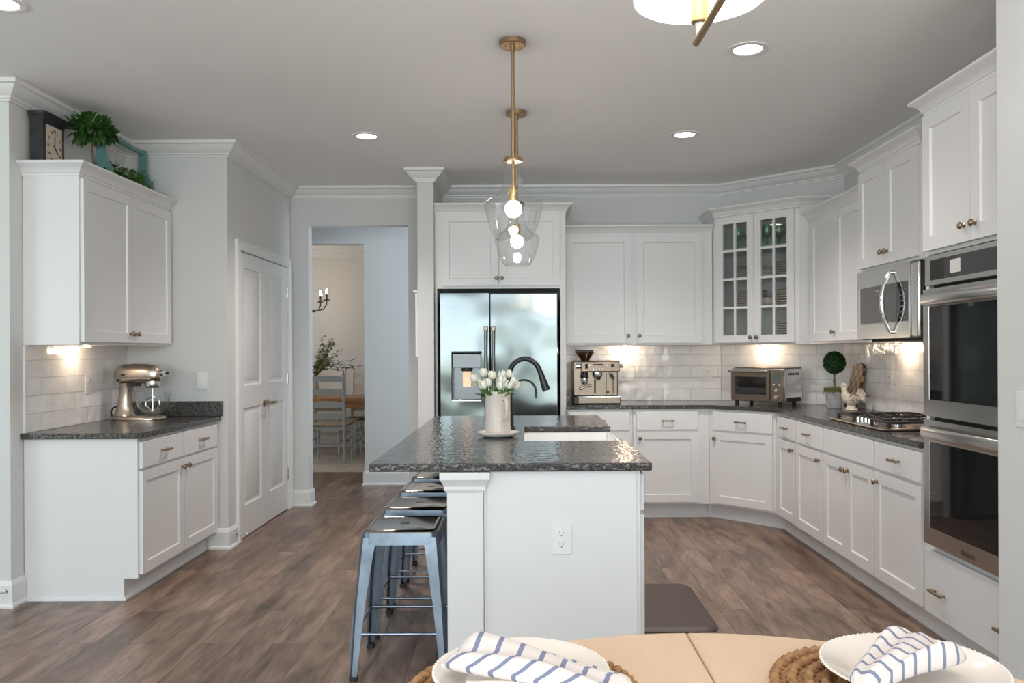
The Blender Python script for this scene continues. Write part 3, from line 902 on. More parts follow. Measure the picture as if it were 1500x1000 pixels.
# --- base cabinets on the back wall, face y=6.47
t = thing('base_cabinet', 'white base cabinet under the espresso machine, mostly behind the island', 'cabinet', (0.333, 6.47, 0), 0)
base_body(t, 0.520, 0.60)
drawer(t, 0.012, 0.495, 0.705, 0.850)
door(t, 0.012, 0.495, 0.135, 0.690, (0.04, 0.640))
MB().sweep(SH, [(0, 0.075), (0.52, 0.075)]).build('shoe_moulding', 'cab', t)
t = thing('base_cabinet', 'white base cabinet on the back wall between the island and the corner', 'cabinet', (0.855, 6.47, 0), 0)
base_body(t, 0.603, 0.60)
drawer(t, 0.026, 0.512, 0.705, 0.850)
door(t, 0.026, 0.512, 0.135, 0.690, (0.052, 0.640))
MB().sweep(SH, [(0, 0.075), (0.603, 0.075)]).build('shoe_moulding', 'cab', t)
# --- diagonal base
bx, by = 1.46, 6.47
t = thing('corner_base_cabinet', 'white diagonal base cabinet below the toaster oven', 'cabinet', (bx, by, 0), -PI / 4)
def bl(x, y):
    dx, dy = x - bx, y - by
    return (dx * L2 - dy * L2, dx * L2 + dy * L2)
W = 0.566
MB().prism([bl(*p) for p in [(1.46, 6.47), (1.86, 6.07), (2.45, 6.07), (2.45, 6.30), (1.69, 7.06), (1.46, 7.06)]], 0.115, 0.868).prism([bl(*p) for p in [(1.46, 6.545), (1.492, 6.545), (1.935, 6.102), (1.935, 6.07), (2.45, 6.07), (2.45, 6.30), (1.69, 7.06), (1.46, 7.06)]], 0, 0.115).build('body', 'cab', t, 0)
drawer(t, 0.040, 0.548, 0.705, 0.850)
door(t, 0.040, 0.548, 0.135, 0.690, (0.062, 0.640))
MB().sweep(SH, [bl(1.47, 6.545), bl(1.492, 6.545), bl(1.935, 6.102), bl(1.935, 6.08)]).build('shoe_moulding', 'cab', t)
# --- right run, face x=1.86
for (y0, w_, kind, lab) in ((6.069, 0.497, 'a', 'narrow white base cabinet next to the corner, right of the diagonal one'),
                            (5.571, 0.510, 'b', 'white one-door base cabinet just left of the cooktop cabinet'),
                            (5.060, 0.738, 'c', 'white two-door base cabinet under the cooktop'),
                            (4.321, 0.530, 'd', 'white one-door base cabinet beside the tall oven cabinet')):
    t = thing('base_cabinet', lab, 'cabinet', (1.86, y0, 0), -PI / 2)
    base_body(t, w_, 0.595)
    MB().sweep(SH, [(0, 0.075), (w_, 0.075)]).build('shoe_moulding', 'cab', t)
    if kind == 'a':
        drawer(t, 0.105, w_ - 0.010, 0.705, 0.850); door(t, 0.105, w_ - 0.010, 0.135, 0.690, (w_ - 0.055, 0.640))
    elif kind == 'b':
        drawer(t, 0.012, w_ - 0.012, 0.705, 0.850); door(t, 0.012, w_ - 0.012, 0.135, 0.690, (w_ - 0.060, 0.640))
    elif kind == 'c':
        drawer(t, 0.012, w_ - 0.012, 0.705, 0.850, handle=False)
        door(t, 0.012, w_ / 2 - 0.002, 0.135, 0.690, (w_ / 2 - 0.03, 0.640)); door(t, w_ / 2 + 0.002, w_ - 0.012, 0.135, 0.690, (w_ / 2 + 0.03, 0.640))
    else:
        drawer(t, 0.012, w_ - 0.014, 0.705, 0.850); door(t, 0.012, w_ - 0.014, 0.135, 0.690, (0.045, 0.640))

t = thing('countertop', 'dark granite countertop along the back and right walls', 'countertop', (0, 0, 0))
MB().prism([(0.334, 6.44), (1.448, 6.44), (1.83, 6.058), (1.83, 3.796), (2.468, 3.796), (2.468, 6.308), (1.698, 7.078), (0.334, 7.078)], 0.869, 0.900).build('slab', 'granite', t, bevel=0.003)
MB().box(0.334, 0.352, 6.47, 7.066, 0.901, 1.002).build('side_splash', 'granite', t, bevel=0.002)

# --- island
t = thing('island_cabinet', 'white kitchen island base with a corner post and an outlet', 'island', (0.0, 3.17, 0), 0)
mb = MB().box(-0.265, 0.445, 0, 0.735, 0.0, 0.868).box(-0.265, 0.445, 1.525, 2.27, 0.0, 0.868).box(-0.265, -0.03, 0.735, 1.525, 0, 0.868).box(-0.03, 0.445, 0.735, 1.525, 0, 0.615)
mb.build('body', 'cab', t, 0)
p = MB().box(-0.300, -0.160, -0.022, 0.118, 0.0, 0.790).box(-0.306, -0.154, -0.028, 0.124, 0, 0.10)
pp = p.build('post', 'cab', t, 0, bevel=0.004)
MB().sweep([(-0.02, 0.788), (0.004, 0.788), (0.010, 0.800), (0.010, 0.812), (0.020, 0.832), (0.026, 0.840), (0.026, 0.867), (-0.02, 0.867)], [(-0.300, 0.118), (-0.300, -0.022), (-0.160, -0.022), (-0.160, 0.118)]).build('post_cap', 'cab', pp, 25)
MB().box(-0.150, 0.433, -0.006, -0.0005, 0.0, 0.866).build('end_panel', 'cab', t, 0, bevel=0.003)
MB().box(-0.159, -0.148, -0.010, -0.0006, 0.0, 0.866).build('batten', 'cab', t, 0, bevel=0.003)
def side_slab(nm, y0, y1, z0, z1, hd):
    d = MB().box(0.4458, 0.466, y0, y1, z0, z1).build(nm, 'cab', t, bevel=0.003)
    if hd == 'pull':
        h = pull_mb(0, 0, (z0 + z1) / 2).build('handle', 'knob', d, 50)
        h.location = (0.466, (y0 + y1) / 2, 0); h.rotation_euler = (0, 0, PI / 2)
    elif hd is not None:
        h = knob_mb(0, 0, z1 - 0.05).build('knob', 'knob', d, 50)
        h.location = (0.466, hd, 0); h.rotation_euler = (0, 0, PI / 2)
side_slab('drawer', 0.03, 0.70, 0.705, 0.850, 'pull')
side_slab('door', 0.03, 0.70, 0.115, 0.690, 0.66)
side_slab('door', 0.765, 1.135, 0.115, 0.600, 1.10)
side_slab('door', 1.14, 1.50, 0.115, 0.600, 1.17)
side_slab('drawer', 1.55, 2.24, 0.705, 0.850, 'pull')
side_slab('door', 1.55, 2.24, 0.115, 0.690, 1.60)
t = thing('island_countertop', 'large dark granite island countertop with a sink cut-out', 'countertop', (0, 0, 0))
MB().prism([(-0.597, 3.14), (0.488, 3.14), (0.488, 3.93), (-0.002, 3.93), (-0.002, 4.67), (0.488, 4.67), (0.488, 5.47), (-0.597, 5.47)], 0.869, 0.900).build('slab', 'granite', t, bevel=0.004, seg=3)
# --- farmhouse sink in the island, open top
x0, x1, y0, y1, z0, z1 = -0.026, 0.495, 3.912, 4.688, 0.620, 0.8675
k = 0.024
mb = MB()
O = lambda z, e=0: [(x0 + e, y0 + e, z), (x1 - e, y0 + e, z), (x1 - e, y1 - e, z), (x0 + e, y1 - e, z)]
mb.loft([O(z0, 0.01), O(z0 + 0.02), O(z1 - 0.004), O(z1, 0.003), O(z1, k - 0.004), O(z1 - 0.006, k), O(z0 + 0.06, k + 0.012), O(z0 + 0.035, k + 0.04)])
t = thing('farmhouse_sink', 'white farmhouse sink set into the island', 'sink', (0, 0, 0))
mb.build('basin', 'sink', t, 60, bevel=0.006)
MB().lathe([(0.001, 0.6565), (0.045, 0.6565), (0.045, 0.6600), (0.030, 0.6610), (0.001, 0.6600)], (0.235, 4.3, 0), 24).build('drain', 'chrome', t)

# ------------------------------------------------------------------ outlets and switches
def outlet(label, loc, rz, kind='outlet'):
    t = thing('wall_outlet' if kind == 'outlet' else 'light_switch', label, 'outlet' if kind == 'outlet' else 'switch', loc, rz)
    MB().box(-0.038, 0.038, -0.005, 0, -0.060, 0.060).build('cover_plate', 'white', t, bevel=0.002)
    if kind == 'outlet':
        for z in (-0.022, 0.022):
            r = MB().loft([[(0.017 * math.cos(a), yy, z + 0.014 * max(-0.8, min(0.8, math.sin(a)))) for a in [2 * PI * q / 20 for q in range(20)]] for yy in (-0.0052, -0.0075)]).build('receptacle', 'white', t)
            MB().box(-0.0075, -0.0055, -0.0082, -0.0076, z - 0.001, z + 0.008).box(0.0055, 0.0075, -0.0082, -0.0076, z - 0.001, z + 0.007).box(-0.002, 0.002, -0.0082, -0.0076, z - 0.010, z - 0.006).build('slot', 'dark', r)
    else:
        MB().loft([[(-0.016, -0.0052, -0.033), (0.016, -0.0052, -0.033), (0.016, -0.0052, 0.033), (-0.016, -0.0052, 0.033)], [(-0.016, -0.011, -0.033), (0.016, -0.011, -0.033), (0.016, -0.006, 0.033), (-0.016, -0.006, 0.033)]]).build('rocker', 'white', t)
    return t


outlet('white outlet on the island end panel', (0.140, 3.1635, 0.605), 0)
outlet('white outlet on the tiled left wall beside the stand mixer', (-2.688, 5.05, 1.14), PI / 2)
outlet('white light switch on the grey wall right of the stand mixer', (-2.18, 5.549, 1.14), 0, 'switch')
outlet('white outlet on the back tiles right of the espresso machine', (0.85, 7.068, 1.125), 0)
outlet('white outlet on the back tiles midway to the toaster oven', (1.575, 7.068, 1.125), 0)
outlet('white outlet on the right wall tiles above the cooktop', (2.458, 5.51, 1.12), -PI / 2)
outlet('white light switch on the near wall at the right edge', (1.6695, 2.735, 1.126), -PI / 2, 'switch')

# door stops
for lab, loc, rz, tilt in (('spring door stop on the left stub wall baseboard', (-2.72, 4.284, 0.085), 0.0, -0.35), ('spring door stop beside the pantry door', (-1.994, 5.66, 0.078), PI / 2, 0.0)):
    t = thing('door_stop', lab, 'door stop', loc, rz)
    e = Vector((tilt * 0.18, -0.075, -0.0))
    MB().cyl((0, 0, 0), (0, -0.006, 0), 0.012, 0.008).build('base', 'chrome', t)
    MB().tube([(0, -0.006, 0), tuple(e)], 0.0045, 8).build('spring', 'chrome', t)
    MB().ball(tuple(e), 0.009, n=10, m=6).build('tip', 'white', t)

# narrow framed board hung on the column's left side
t = thing('wall_board', 'thin white framed board on the left side of the wall column', 'board', (-0.8335, 6.42, 1.29), 0)
MB().box(-0.020, 0, 0, 0.40, 0, 0.50).build('panel', 'trim', t, bevel=0.003)
MB().box(-0.034, 0, -0.008, 0.408, 0.501, 0.520).build('top_rail', 'trim', t, bevel=0.003)

# ------------------------------------------------------------------ ceiling lights
spots = [((-1.03, 5.38), 'round recessed ceiling light near the pantry side', 60), ((1.06, 5.38), 'round recessed ceiling light above the right run of cabinets, far one', 62),
         ((1.06, 3.86), 'round recessed ceiling light nearest the oven cabinet, close to the drum shade', 22), ((-2.11, 3.31), 'round recessed ceiling light at the top left corner', 7)]
for (x, y), lab, pw in spots:
    t = thing('recessed_light', lab, 'ceiling light', (x, y, CEIL), 0, 'recessed ceiling lights')
    MB().lathe([(0.092, -0.001), (0.094, -0.006), (0.070, -0.009), (0.064, -0.004), (0.064, -0.001)], (0, 0, 0), 36).build('trim_ring', 'white', t, 50)
    MB().lathe([(0.001, -0.004), (0.0635, -0.004), (0.0635, -0.0015), (0.001, -0.0015)], (0, 0, 0), 36).build('lens', 'led', t, 50)
    lamp('downlight', 'SPOT', (0, 0, -0.03), pw, (1.0, 0.91, 0.85), t, size=0.06, spot=125, blend=1.0)

# island pendants
def pendant(label, x, y):
    t = thing('pendant_light', label, 'pendant light', (x, y, 0), 0, 'glass pendants over the island')
    MB().lathe([(0.001, CEIL - 0.001), (0.062, CEIL - 0.001), (0.062, CEIL - 0.022), (0.058, CEIL - 0.026), (0.001, CEIL - 0.026)], (0, 0, 0), 36).cyl((0, 0, CEIL - 0.026), (0, 0, CEIL - 0.05), 0.012).cyl((0.035, 0, CEIL - 0.026), (0.035, 0, CEIL - 0.034), 0.005).cyl((-0.030, -0.01, CEIL - 0.026), (-0.030, -0.01, CEIL - 0.034), 0.005).build('canopy', 'dbrass', t, 40)
    MB().cyl((0, 0, 2.205), (0, 0, CEIL - 0.04), 0.0085).cyl((0, 0, 2.50), (0, 0, 2.515), 0.0105).build('rod', 'dbrass', t)
    MB().lathe([(0.001, 2.212), (0.043, 2.212), (0.045, 2.206), (0.045, 2.196), (0.001, 2.196)], (0, 0, 0), 30).build('collar', 'dbrass', t, 40)
    MB().cyl((0, 0, 2.08), (0, 0, 2.20), 0.006).lathe([(0.001, 2.085), (0.020, 2.082), (0.021, 2.07), (0.021, 2.022), (0.018, 2.015), (0.001, 2.015)], (0, 0, 0), 24).build('socket', 'brass', t, 40)
    g = MB().lathe([(0.042, 2.196), (0.041, 2.17), (0.041, 2.13), (0.045, 2.105), (0.056, 2.075), (0.078, 2.045), (0.108, 2.025), (0.128, 2.012), (0.1345, 2.000), (0.1335, 1.985), (0.126, 1.955), (0.112, 1.905), (0.096, 1.865), (0.078, 1.840), (0.060, 1.832)], (0, 0, 0), 48)
    g.build('glass_shade', 'glass', t, 80)
    MB().lathe([(0.001, 1.941), (0.016, 1.944), (0.031, 1.956), (0.038, 1.975), (0.037, 1.995), (0.026, 2.008), (0.016, 2.014), (0.013, 2.022), (0.001, 2.024)], (0, 0, 0), 24).build('bulb', 'bulb', t, 80)
    return t
pendant('clear glass pendant light nearer the camera, over the island', -0.047, 3.75)
pendant('clear glass pendant light farther back, over the island', -0.040, 4.86)

# chandelier over the breakfast table: a bar with two small drum shades
t = thing('linear_chandelier', 'brass bar chandelier with a white drum shade at the top edge', 'chandelier', (0.335, 0, 0), 0)
bar = MB().cyl((0.006, 0.34, 1.916), (-0.004, 1.565, 1.916), 0.0068, n=12).build('bar', 'dbrass', t)
MB().cyl((0, 0.95, 1.92), (0, 0.95, CEIL - 0.02), 0.008).lathe([(0.001, CEIL - 0.001), (0.065, CEIL - 0.001), (0.065, CEIL - 0.025), (0.001, CEIL - 0.025)], (0, 0.95, 0), 30).build('stem', 'dbrass', t, 40)
for yy in (0.35, 1.55):
    MB().lathe([(0.001, 1.948), (0.017, 1.950), (0.017, 2.10), (0.001, 2.10)], (0, yy, 0), 24).build('socket_sleeve', 'brass', t, 40)
    MB().lathe([(0.001, 1.917), (0.004, 1.918), (0.007, 1.930), (0.009, 1.948), (0.001, 1.949)], (0, yy, 0), 20).build('finial', 'cream', t, 60)
    MB().lathe([(0.125, 1.995), (0.118, 2.15), (0.1165, 2.15), (0.1235, 1.995)], (0, yy, 0), 48, closed=True).build('lamp_shade', 'shade', t, 60)
    sp = MB().tube([(0.119 * math.cos(a), yy + 0.119 * math.sin(a), 2.03) for a in [2 * PI * q / 32 for q in range(32)]], 0.0012, 6, closed=True)
    for a in (0.6, 0.6 + 2 * PI / 3, 0.6 + 4 * PI / 3):
        sp.cyl((0.017 * math.cos(a), yy + 0.017 * math.sin(a), 2.06), (0.119 * math.cos(a), yy + 0.119 * math.sin(a), 2.03), 0.0012, n=6)
    sp.build('spider', 'brass', t)
    MB().ball((0, yy, 2.13), 0.028, n=16, m=10).build('bulb', 'bulb', t, 80)
    lamp('shade_lamp', 'POINT', (0.0, yy, 2.165), 21.0, (1.0, 0.93, 0.88), t, size=0.03)

# ------------------------------------------------------------------ fridge
FX0, FX1, FY = -0.650, 0.262, 6.355
t = thing('refrigerator', 'large stainless side-by-side refrigerator with a water dispenser', 'refrigerator', (0, 0, 0), 0)
MB().box(FX0 + 0.004, FX1 - 0.004, FY + 0.066, 7.04, 0.012, 1.765).build('body', 'dark', t, bevel=0.004)
XS = -0.268
def fdoor(x0, x1, holes=None):
    mb = MB()
    if holes:
        a, b, c, d = holes
        mb.plate(x1 - x0, 1.74, [(a - x0, b - x0)], [(c - 0.04, d - 0.04)], t=0.06, depth=0.050, slope=0.0005, y=FY + 0.06, x0=x0, z0=0.04)
    else:
        mb.plate(x1 - x0, 1.74, [], [], t=0.06, y=FY + 0.06, x0=x0, z0=0.04)
    return mb
dl = fdoor(FX0, XS - 0.003, (-0.560, -0.335, 0.955, 1.315)).build('freezer_door', 'fridge', t, 0, bevel=0.006)
dr = fdoor(XS + 0.003, FX1).build('fridge_door', 'fridge', t, 0, bevel=0.008)
# dispenser inside the recess
MB().box(-0.558, -0.337, FY - 0.004, FY + 0.004, 1.200, 1.308).build('dispenser_panel', 'mwsteel', dl, bevel=0.003)
MB().prism([(-0.566, FY - 0.008), (-0.329, FY - 0.008), (-0.335, FY + 0.004), (-0.560, FY + 0.004)], 1.316, 1.330).build('dispenser_hood', 'black', dl, bevel=0.003)
MB().box(-0.558, -0.337, FY + 0.044, FY + 0.0485, 0.957, 1.195).box(-0.5585, -0.552, FY + 0.004, FY + 0.044, 0.957, 1.199).box(-0.343, -0.3365, FY + 0.004, FY + 0.044, 0.957, 1.199).build('dispenser_recess', 'mwsteel', dl, 0)
MB().lathe([(0.001, 1.198), (0.044, 1.198), (0.042, 1.178), (0.036, 1.176), (0.001, 1.176)], (-0.447, FY + 0.020, 0), 20).build('dispenser_spout', 'black', dl)
MB().box(-0.480, -0.414, FY + 0.018, FY + 0.040, 1.050, 1.174).build('dispenser_paddle', 'paddle_glow', dl, bevel=0.006)  # orange glow put into the material; the paddle is no lamp
MB().box(-0.566, -0.329, FY - 0.022, FY + 0.004, 0.940, 0.958).build('drip_tray', 'steel', dl, bevel=0.005)
for xh, dd in ((XS - 0.028, dl), (XS + 0.030, dr)):
    h = MB().cyl((xh, FY - 0.045, 0.62), (xh, FY - 0.045, 1.505), 0.013, n=16)
    h.build('handle', 'mwsteel', dd, 40)
    for z in (0.61, 1.49):
        MB().box(xh - 0.015, xh + 0.015, FY - 0.058, FY - 0.0005, z, z + 0.030).build('handle_bracket', 'bsteel', dd, bevel=0.003)
MB().lathe([(0.001, FY - 0.004), (0.017, FY - 0.004), (0.019, FY - 0.002), (0.019, FY - 0.0003)], (0.178, 0, 1.680), 24, axis='y').build('round_badge', 'chrome', dr)
b = MB()
b.tube([(0.178 + 0.012 * math.cos(a), FY - 0.0045, 1.680 + 0.012 * math.sin(a)) for a in [2 * PI * q / 20 for q in range(20)]], 0.0008, 5, closed=True)
b.tube([(0.178 + 0.006 * math.cos(a) - 0.003, FY - 0.0045, 1.680 + 0.006 * math.sin(a)) for a in [q * 0.3 for q in range(17)]], 0.0009, 5)
b.build('badge_emblem', 'black', dr)
MB().box(FX0 + 0.01, FX1 - 0.01, FY + 0.030, FY + 0.065, 0.006, 0.036).build('toe_grille', 'black', t)

# ------------------------------------------------------------------ double wall oven (local x toward camera, -y to the room)
t = thing('double_wall_oven', 'stainless double wall oven with black glass doors', 'oven', (1.86, 3.725, 0), -PI / 2)
OW = 0.70
MB().box(0.004, OW - 0.004, 0.002, 0.55, 0.446, 1.752).build('body', 'dark', t, 0)
MB().box(-0.012, OW + 0.012, -0.032, -0.001, 1.615, 1.750).build('control_panel', 'steel', t, bevel=0.003)
MB().box(0.045, OW - 0.01, -0.0345, -0.0325, 1.638, 1.728).build('control_glass', 'ovenglass', t)
MB().box(0.215, 0.300, -0.0362, -0.0347, 1.655, 1.712).build('touch_screen', 'screen', t, bevel=0.002)
for (z0, z1, g0, g1, hz) in ((1.030, 1.600, 1.105, 1.520, 1.552), (0.452, 1.012, 0.530, 0.915, 0.958)):
    d = MB().plate(OW + 0.024, z1 - z0, [(0.052, OW - 0.028)], [(g0 - z0, g1 - z0)], t=0.036, depth=0.004, slope=0.002, y=-0.004, x0=-0.012, z0=z0).build('oven_door', 'steel', t, 25)
    MB().box(0.042, OW - 0.030, -0.0398, -0.0364, g0 + 0.002, g1 - 0.002).build('door_glass', 'ovenglass', d)
    hr = []
    for xx, yy in ((0.000, -0.052), (0.010, -0.058), (0.10, -0.070), (0.22, -0.078), (OW / 2, -0.080), (OW - 0.22, -0.078), (OW - 0.10, -0.070), (OW - 0.010, -0.058), (OW, -0.052)):
        kk = 0.4 if xx in (0.000, OW) else 1.0
        hr.append([(xx, yy + kk * 0.009 * math.cos(2 * PI * q / 16), hz + kk * 0.027 * math.sin(2 * PI * q / 16)) for q in range(16)])
    h = MB().loft(hr)
    for xx in (0.022, OW - 0.022):
        h.box(xx - 0.010, xx + 0.014, -0.058, -0.0402, hz - 0.014, hz + 0.014)
    h.build('handle', 'steel', d, 40)
for zz in (0.58, 0.70, 1.16, 1.30):
    pass
MB().box(0.30, 0.41, -0.0408, -0.0401, 0.472, 0.492).build('name_plate', 'bsteel', t)

# ------------------------------------------------------------------ over-the-range microwave, hangs under its cabinet
t = thing('microwave', 'stainless over-the-range microwave with a curved handle', 'microwave', (2.07, 5.03, 0), -PI / 2)
MW, Z0, Z1 = 0.765, 1.388, 1.797
MB().box(0.003, MW - 0.003, 0.006, 0.380, Z0, Z1).build('body', 'black', t, bevel=0.003)
MB().plate(MW - 0.085, Z1 - Z0 - 0.006, [(0.035, MW - 0.10)], [(0.085, 0.305)], t=0.028, depth=0.003, slope=0.002, y=0.004, x0=0.002, z0=Z0 + 0.004).build('door', 'steel', t, 25)
MB().box(0.040, 0.52, -0.0225, -0.0212, Z0 + 0.094, Z0 + 0.306).build('door_glass', 'mwglass', t)
MB().box(0.522, 0.660, -0.0222, -0.0212, Z0 + 0.094, Z0 + 0.306).build('keypad', 'ovenglass', t)
k_ = MB()
for i in range(6):
    for j in range(3):
        k_.box(0.565 + j * 0.026, 0.583 + j * 0.026, -0.0229, -0.0223, Z0 + 0.112 + i * 0.030, Z0 + 0.120 + i * 0.030)
k_.build('keypad_marks', 'display', t)
MB().box(0.25, 0.31, -0.0229, -0.0226, Z0 + 0.276, Z0 + 0.283).build('name_plate', 'steel', t)
MB().box(MW - 0.082, MW - 0.003, -0.018, 0.005, Z0 + 0.004, Z1 - 0.002).build('side_trim', 'steel', t, bevel=0.012, seg=3)
hp = []
for i in range(13):
    u = i / 12 * 2 - 1
    hp.append((0.475 - 0.0 * u, -0.034 - 0.048 * (1 - u * u), (Z0 + Z1) / 2 + 0.168 * u))
h = MB().tube(hp, [0.010 + 0.004 * (1 - (i / 6 - 1) ** 2) for i in range(13)], 12)
h.cyl((0.475, -0.024, (Z0 + Z1) / 2 - 0.165), (0.475, -0.042, (Z0 + Z1) / 2 - 0.165), 0.012).cyl((0.475, -0.024, (Z0 + Z1) / 2 + 0.165), (0.475, -0.042, (Z0 + Z1) / 2 + 0.165), 0.012)
h.build('handle', 'chrome', t, 60)
MB().box(0.08, MW - 0.06, 0.03, 0.34, Z0 - 0.010, Z0 - 0.0005).build('vent_grille', 'dark', t)
# ------------------------------------------------------------------ gas cooktop
t = thing('gas_cooktop', 'stainless gas cooktop with black cast iron grates', 'cooktop', (1.875, 5.045, 0.9005), -PI / 2)
# local x 0..0.76 toward the camera, y 0..0.52 to the wall
CW_, CD = 0.755, 0.52
MB().box(0, CW_, 0, CD, 0, 0.012).build('tray', 'msteel', t, bevel=0.006, seg=3)
burn = [(0.17, 0.14, 0.04), (0.17, 0.38, 0.034), (0.40, 0.26, 0.055), (0.62, 0.14, 0.034), (0.62, 0.38, 0.045)]
for bx_, by_, br_ in burn:
    MB().lathe([(0.001, 0.0125), (br_ * 1.25, 0.0125), (br_ * 1.2, 0.018), (br_, 0.020), (br_, 0.026), (0.001, 0.026)], (bx_, by_, 0), 24).build('burner', 'steel', t, 40)
    MB().lathe([(0.001, 0.0262), (br_ * 0.85, 0.0262), (br_ * 0.85, 0.032), (br_ * 0.7, 0.035), (0.001, 0.035)], (bx_, by_, 0), 24).build('burner_cap', 'iron', t, 40)
def grate(x0, x1, y0, y1):
    mb = MB(); zt = 0.048; b = 0.006
    for yy in (y0, y1): mb.box(x0, x1, yy - b, yy + b, zt - 0.012, zt)
    for xx in (x0, x1): mb.box(xx - b, xx + b, y0, y1, zt - 0.012, zt)
    for xx in (x0, x1):
        for yy in (y0, y1): mb.box(xx - 0.009, xx + 0.009, yy - 0.009, yy + 0.009, 0.0125, zt)
    xm, ym = (x0 + x1) / 2, (y0 + y1) / 2
    for yy in (y0 + (y1 - y0) * 0.25, y0 + (y1 - y0) * 0.75):
        mb.box(x0, xm - 0.022, yy - 0.004, yy + 0.004, zt - 0.010, zt + 0.003).box(xm + 0.022, x1, yy - 0.004, yy + 0.004, zt - 0.010, zt + 0.003)
    mb.box(xm - 0.004, xm + 0.004, y0, y0 + (y1 - y0) * 0.2, zt - 0.010, zt + 0.003).box(xm - 0.004, xm + 0.004, y0 + (y1 - y0) * 0.32, y0 + (y1 - y0) * 0.68, zt - 0.010, zt + 0.003).box(xm - 0.004, xm + 0.004, y1 - (y1 - y0) * 0.2, y1, zt - 0.010, zt + 0.003)
    mb.box(x0, x1, ym - 0.004, ym + 0.004, zt - 0.010, zt)
    return mb
for x0, x1, y0 in ((0.04, 0.275, 0.045), (0.285, 0.505, 0.135), (0.515, 0.725, 0.045)):
    grate(x0, x1, y0, CD - 0.04).build('grate', 'iron', t, bevel=0.002)
for i in range(5):
    kx = 0.295 + i * 0.052
    kb = MB().lathe([(0.001, 0.0125), (0.024, 0.0125), (0.022, 0.016), (0.016, 0.018), (0.0145, 0.040), (0.011, 0.043), (0.001, 0.043)], (kx, 0.062, 0), 18).box(kx - 0.003, kx + 0.003, 0.045, 0.079, 0.043, 0.050)
    kb.build('knob', 'chrome', t, 40)
# ------------------------------------------------------------------ kitchen floor mat
def rrect(x0, x1, y0, y1, r, n=8):
    pts = []
    for cx, cy, a0 in ((x1 - r, y1 - r, 0), (x0 + r, y1 - r, PI / 2), (x0 + r, y0 + r, PI), (x1 - r, y0 + r, 1.5 * PI)):
        for i in range(n + 1):
            a = a0 + PI / 2 * i / n
            pts.append((cx + r * math.cos(a), cy + r * math.sin(a)))
    return pts
mb = MB()
def rr(e, z): return [(p[0], p[1], z) for p in rrect(0.50 + e, 0.925 - e, 3.86 + e, 4.64 - e, 0.07 - min(e, 0.05))]
mb.loft([rr(0, 0.001), rr(0.0, 0.004), rr(0.024, 0.017), rr(0.04, 0.018)])
tag(mb.build('floor_mat', 'mat', None, 50), 'dark brown rounded comfort mat on the floor right of the island', 'mat')

# ------------------------------------------------------------------ metal bar stools
def sq(r, h, c, n=6):
    """rounded square ring of half-size h and corner radius c at height r"""
    return [(p[0], p[1], r) for p in rrect(-h, h, -h, h, c, n)]


def make_stool():
    t = thing('bar_stool', 'x', 'stool', (0, 0, 0), 0, 'metal stools along the island')
    MB().loft([sq(0.588, 0.157, 0.038), sq(0.594, 0.155, 0.038), sq(0.599, 0.148, 0.035), sq(0.6005, 0.138, 0.030), sq(0.5975, 0.133, 0.028), sq(0.5965, 0.130, 0.026)], cap=True).build('seat', 'seatsteel', t, 50)
    MB().box(-0.018, 0.018, -0.012, 0.012, 0.5966, 0.5972).build('grip_hole', 'black', t, bevel=0.0)
    sk = MB().loft([sq(0.540, 0.1615, 0.040), sq(0.5885, 0.1575, 0.038), sq(0.5880, 0.152, 0.036), sq(0.540, 0.1565, 0.038)], cap=False, closed=True)
    sk.build('seat_rim', 'galv', t, 50)
    for sx_ in (-1, 1):
        for sy_ in (-1, 1):
            rings = []
            for z, o, w_ in ((0.572, 0.158, 0.066), (0.52, 0.1625, 0.058), (0.30, 0.182, 0.044), (0.018, 0.199, 0.030)):
                th = 0.006; f = 0.010
                P = [(o - f, o), (o, o - f), (o, o - w_), (o - th, o - w_), (o - th, o - f - th * .4), (o - f - th * .4, o - th), (o - w_, o - th), (o - w_, o)]
                rings.append([(sx_ * a, sy_ * b, z) for a, b in P])
            lg = MB().loft(rings).build('leg', 'galv', t, 30)
            # pressed reinforcing rib along the lower leg
            MB().tube([(sx_ * (0.184), sy_ * (0.164), 0.30), (sx_ * 0.197, sy_ * 0.180, 0.08)], 0.0055, 8).build('rib', 'galv', lg)
            MB().loft([[(sx_ * (0.186 + a), sy_ * (0.186 + b), z) for a, b in ((-0.018, -0.018), (0.015, -0.018), (0.015, 0.015), (-0.018, 0.015))] for z in (0.0005, 0.020)]).build('rubber_foot', 'rubber', lg, bevel=0.003)
    z = 0.185; o = 0.180
    for a, b in (((-o, -o), (o, -o)), ((-o, o), (o, o)), ((-o, -o), (-o, o)), ((o, -o), (o, o))):
        va, vb = Vector((*a, z)), Vector((*b, z)); d = (vb - va).normalized()
        MB().tube([va, va + d * 0.035, va + d * 0.05, vb - d * 0.05, vb - d * 0.035, vb], [0.0085, 0.0085, 0.0055, 0.0055, 0.0085, 0.0085], 10).build('crossbar', 'galv', t)
    MB().tube([(-0.15, -0.15, 0.53), (0, 0, 0.555), (0.15, 0.15, 0.53)], 0.006, 8).tube([(-0.15, 0.15, 0.53), (0, 0, 0.548), (0.15, -0.15, 0.53)], 0.006, 8).build('brace', 'iron', t)
    return t


st = make_stool()
labs = ['galvanised metal bar stool nearest the camera', 'second galvanised metal bar stool from the camera', 'third galvanised metal bar stool from the camera, its seat half tucked away', 'farthest galvanised metal bar stool, mostly under the island countertop']
for i, (sx_, sy_) in enumerate(((-0.513, 3.503), (-0.510, 3.985), (-0.508, 4.455), (-0.506, 4.925))):
    o = st if i == 0 else copy_tree(st)
    o.location = (sx_, sy_, 0)
    o['label'] = labs[i]

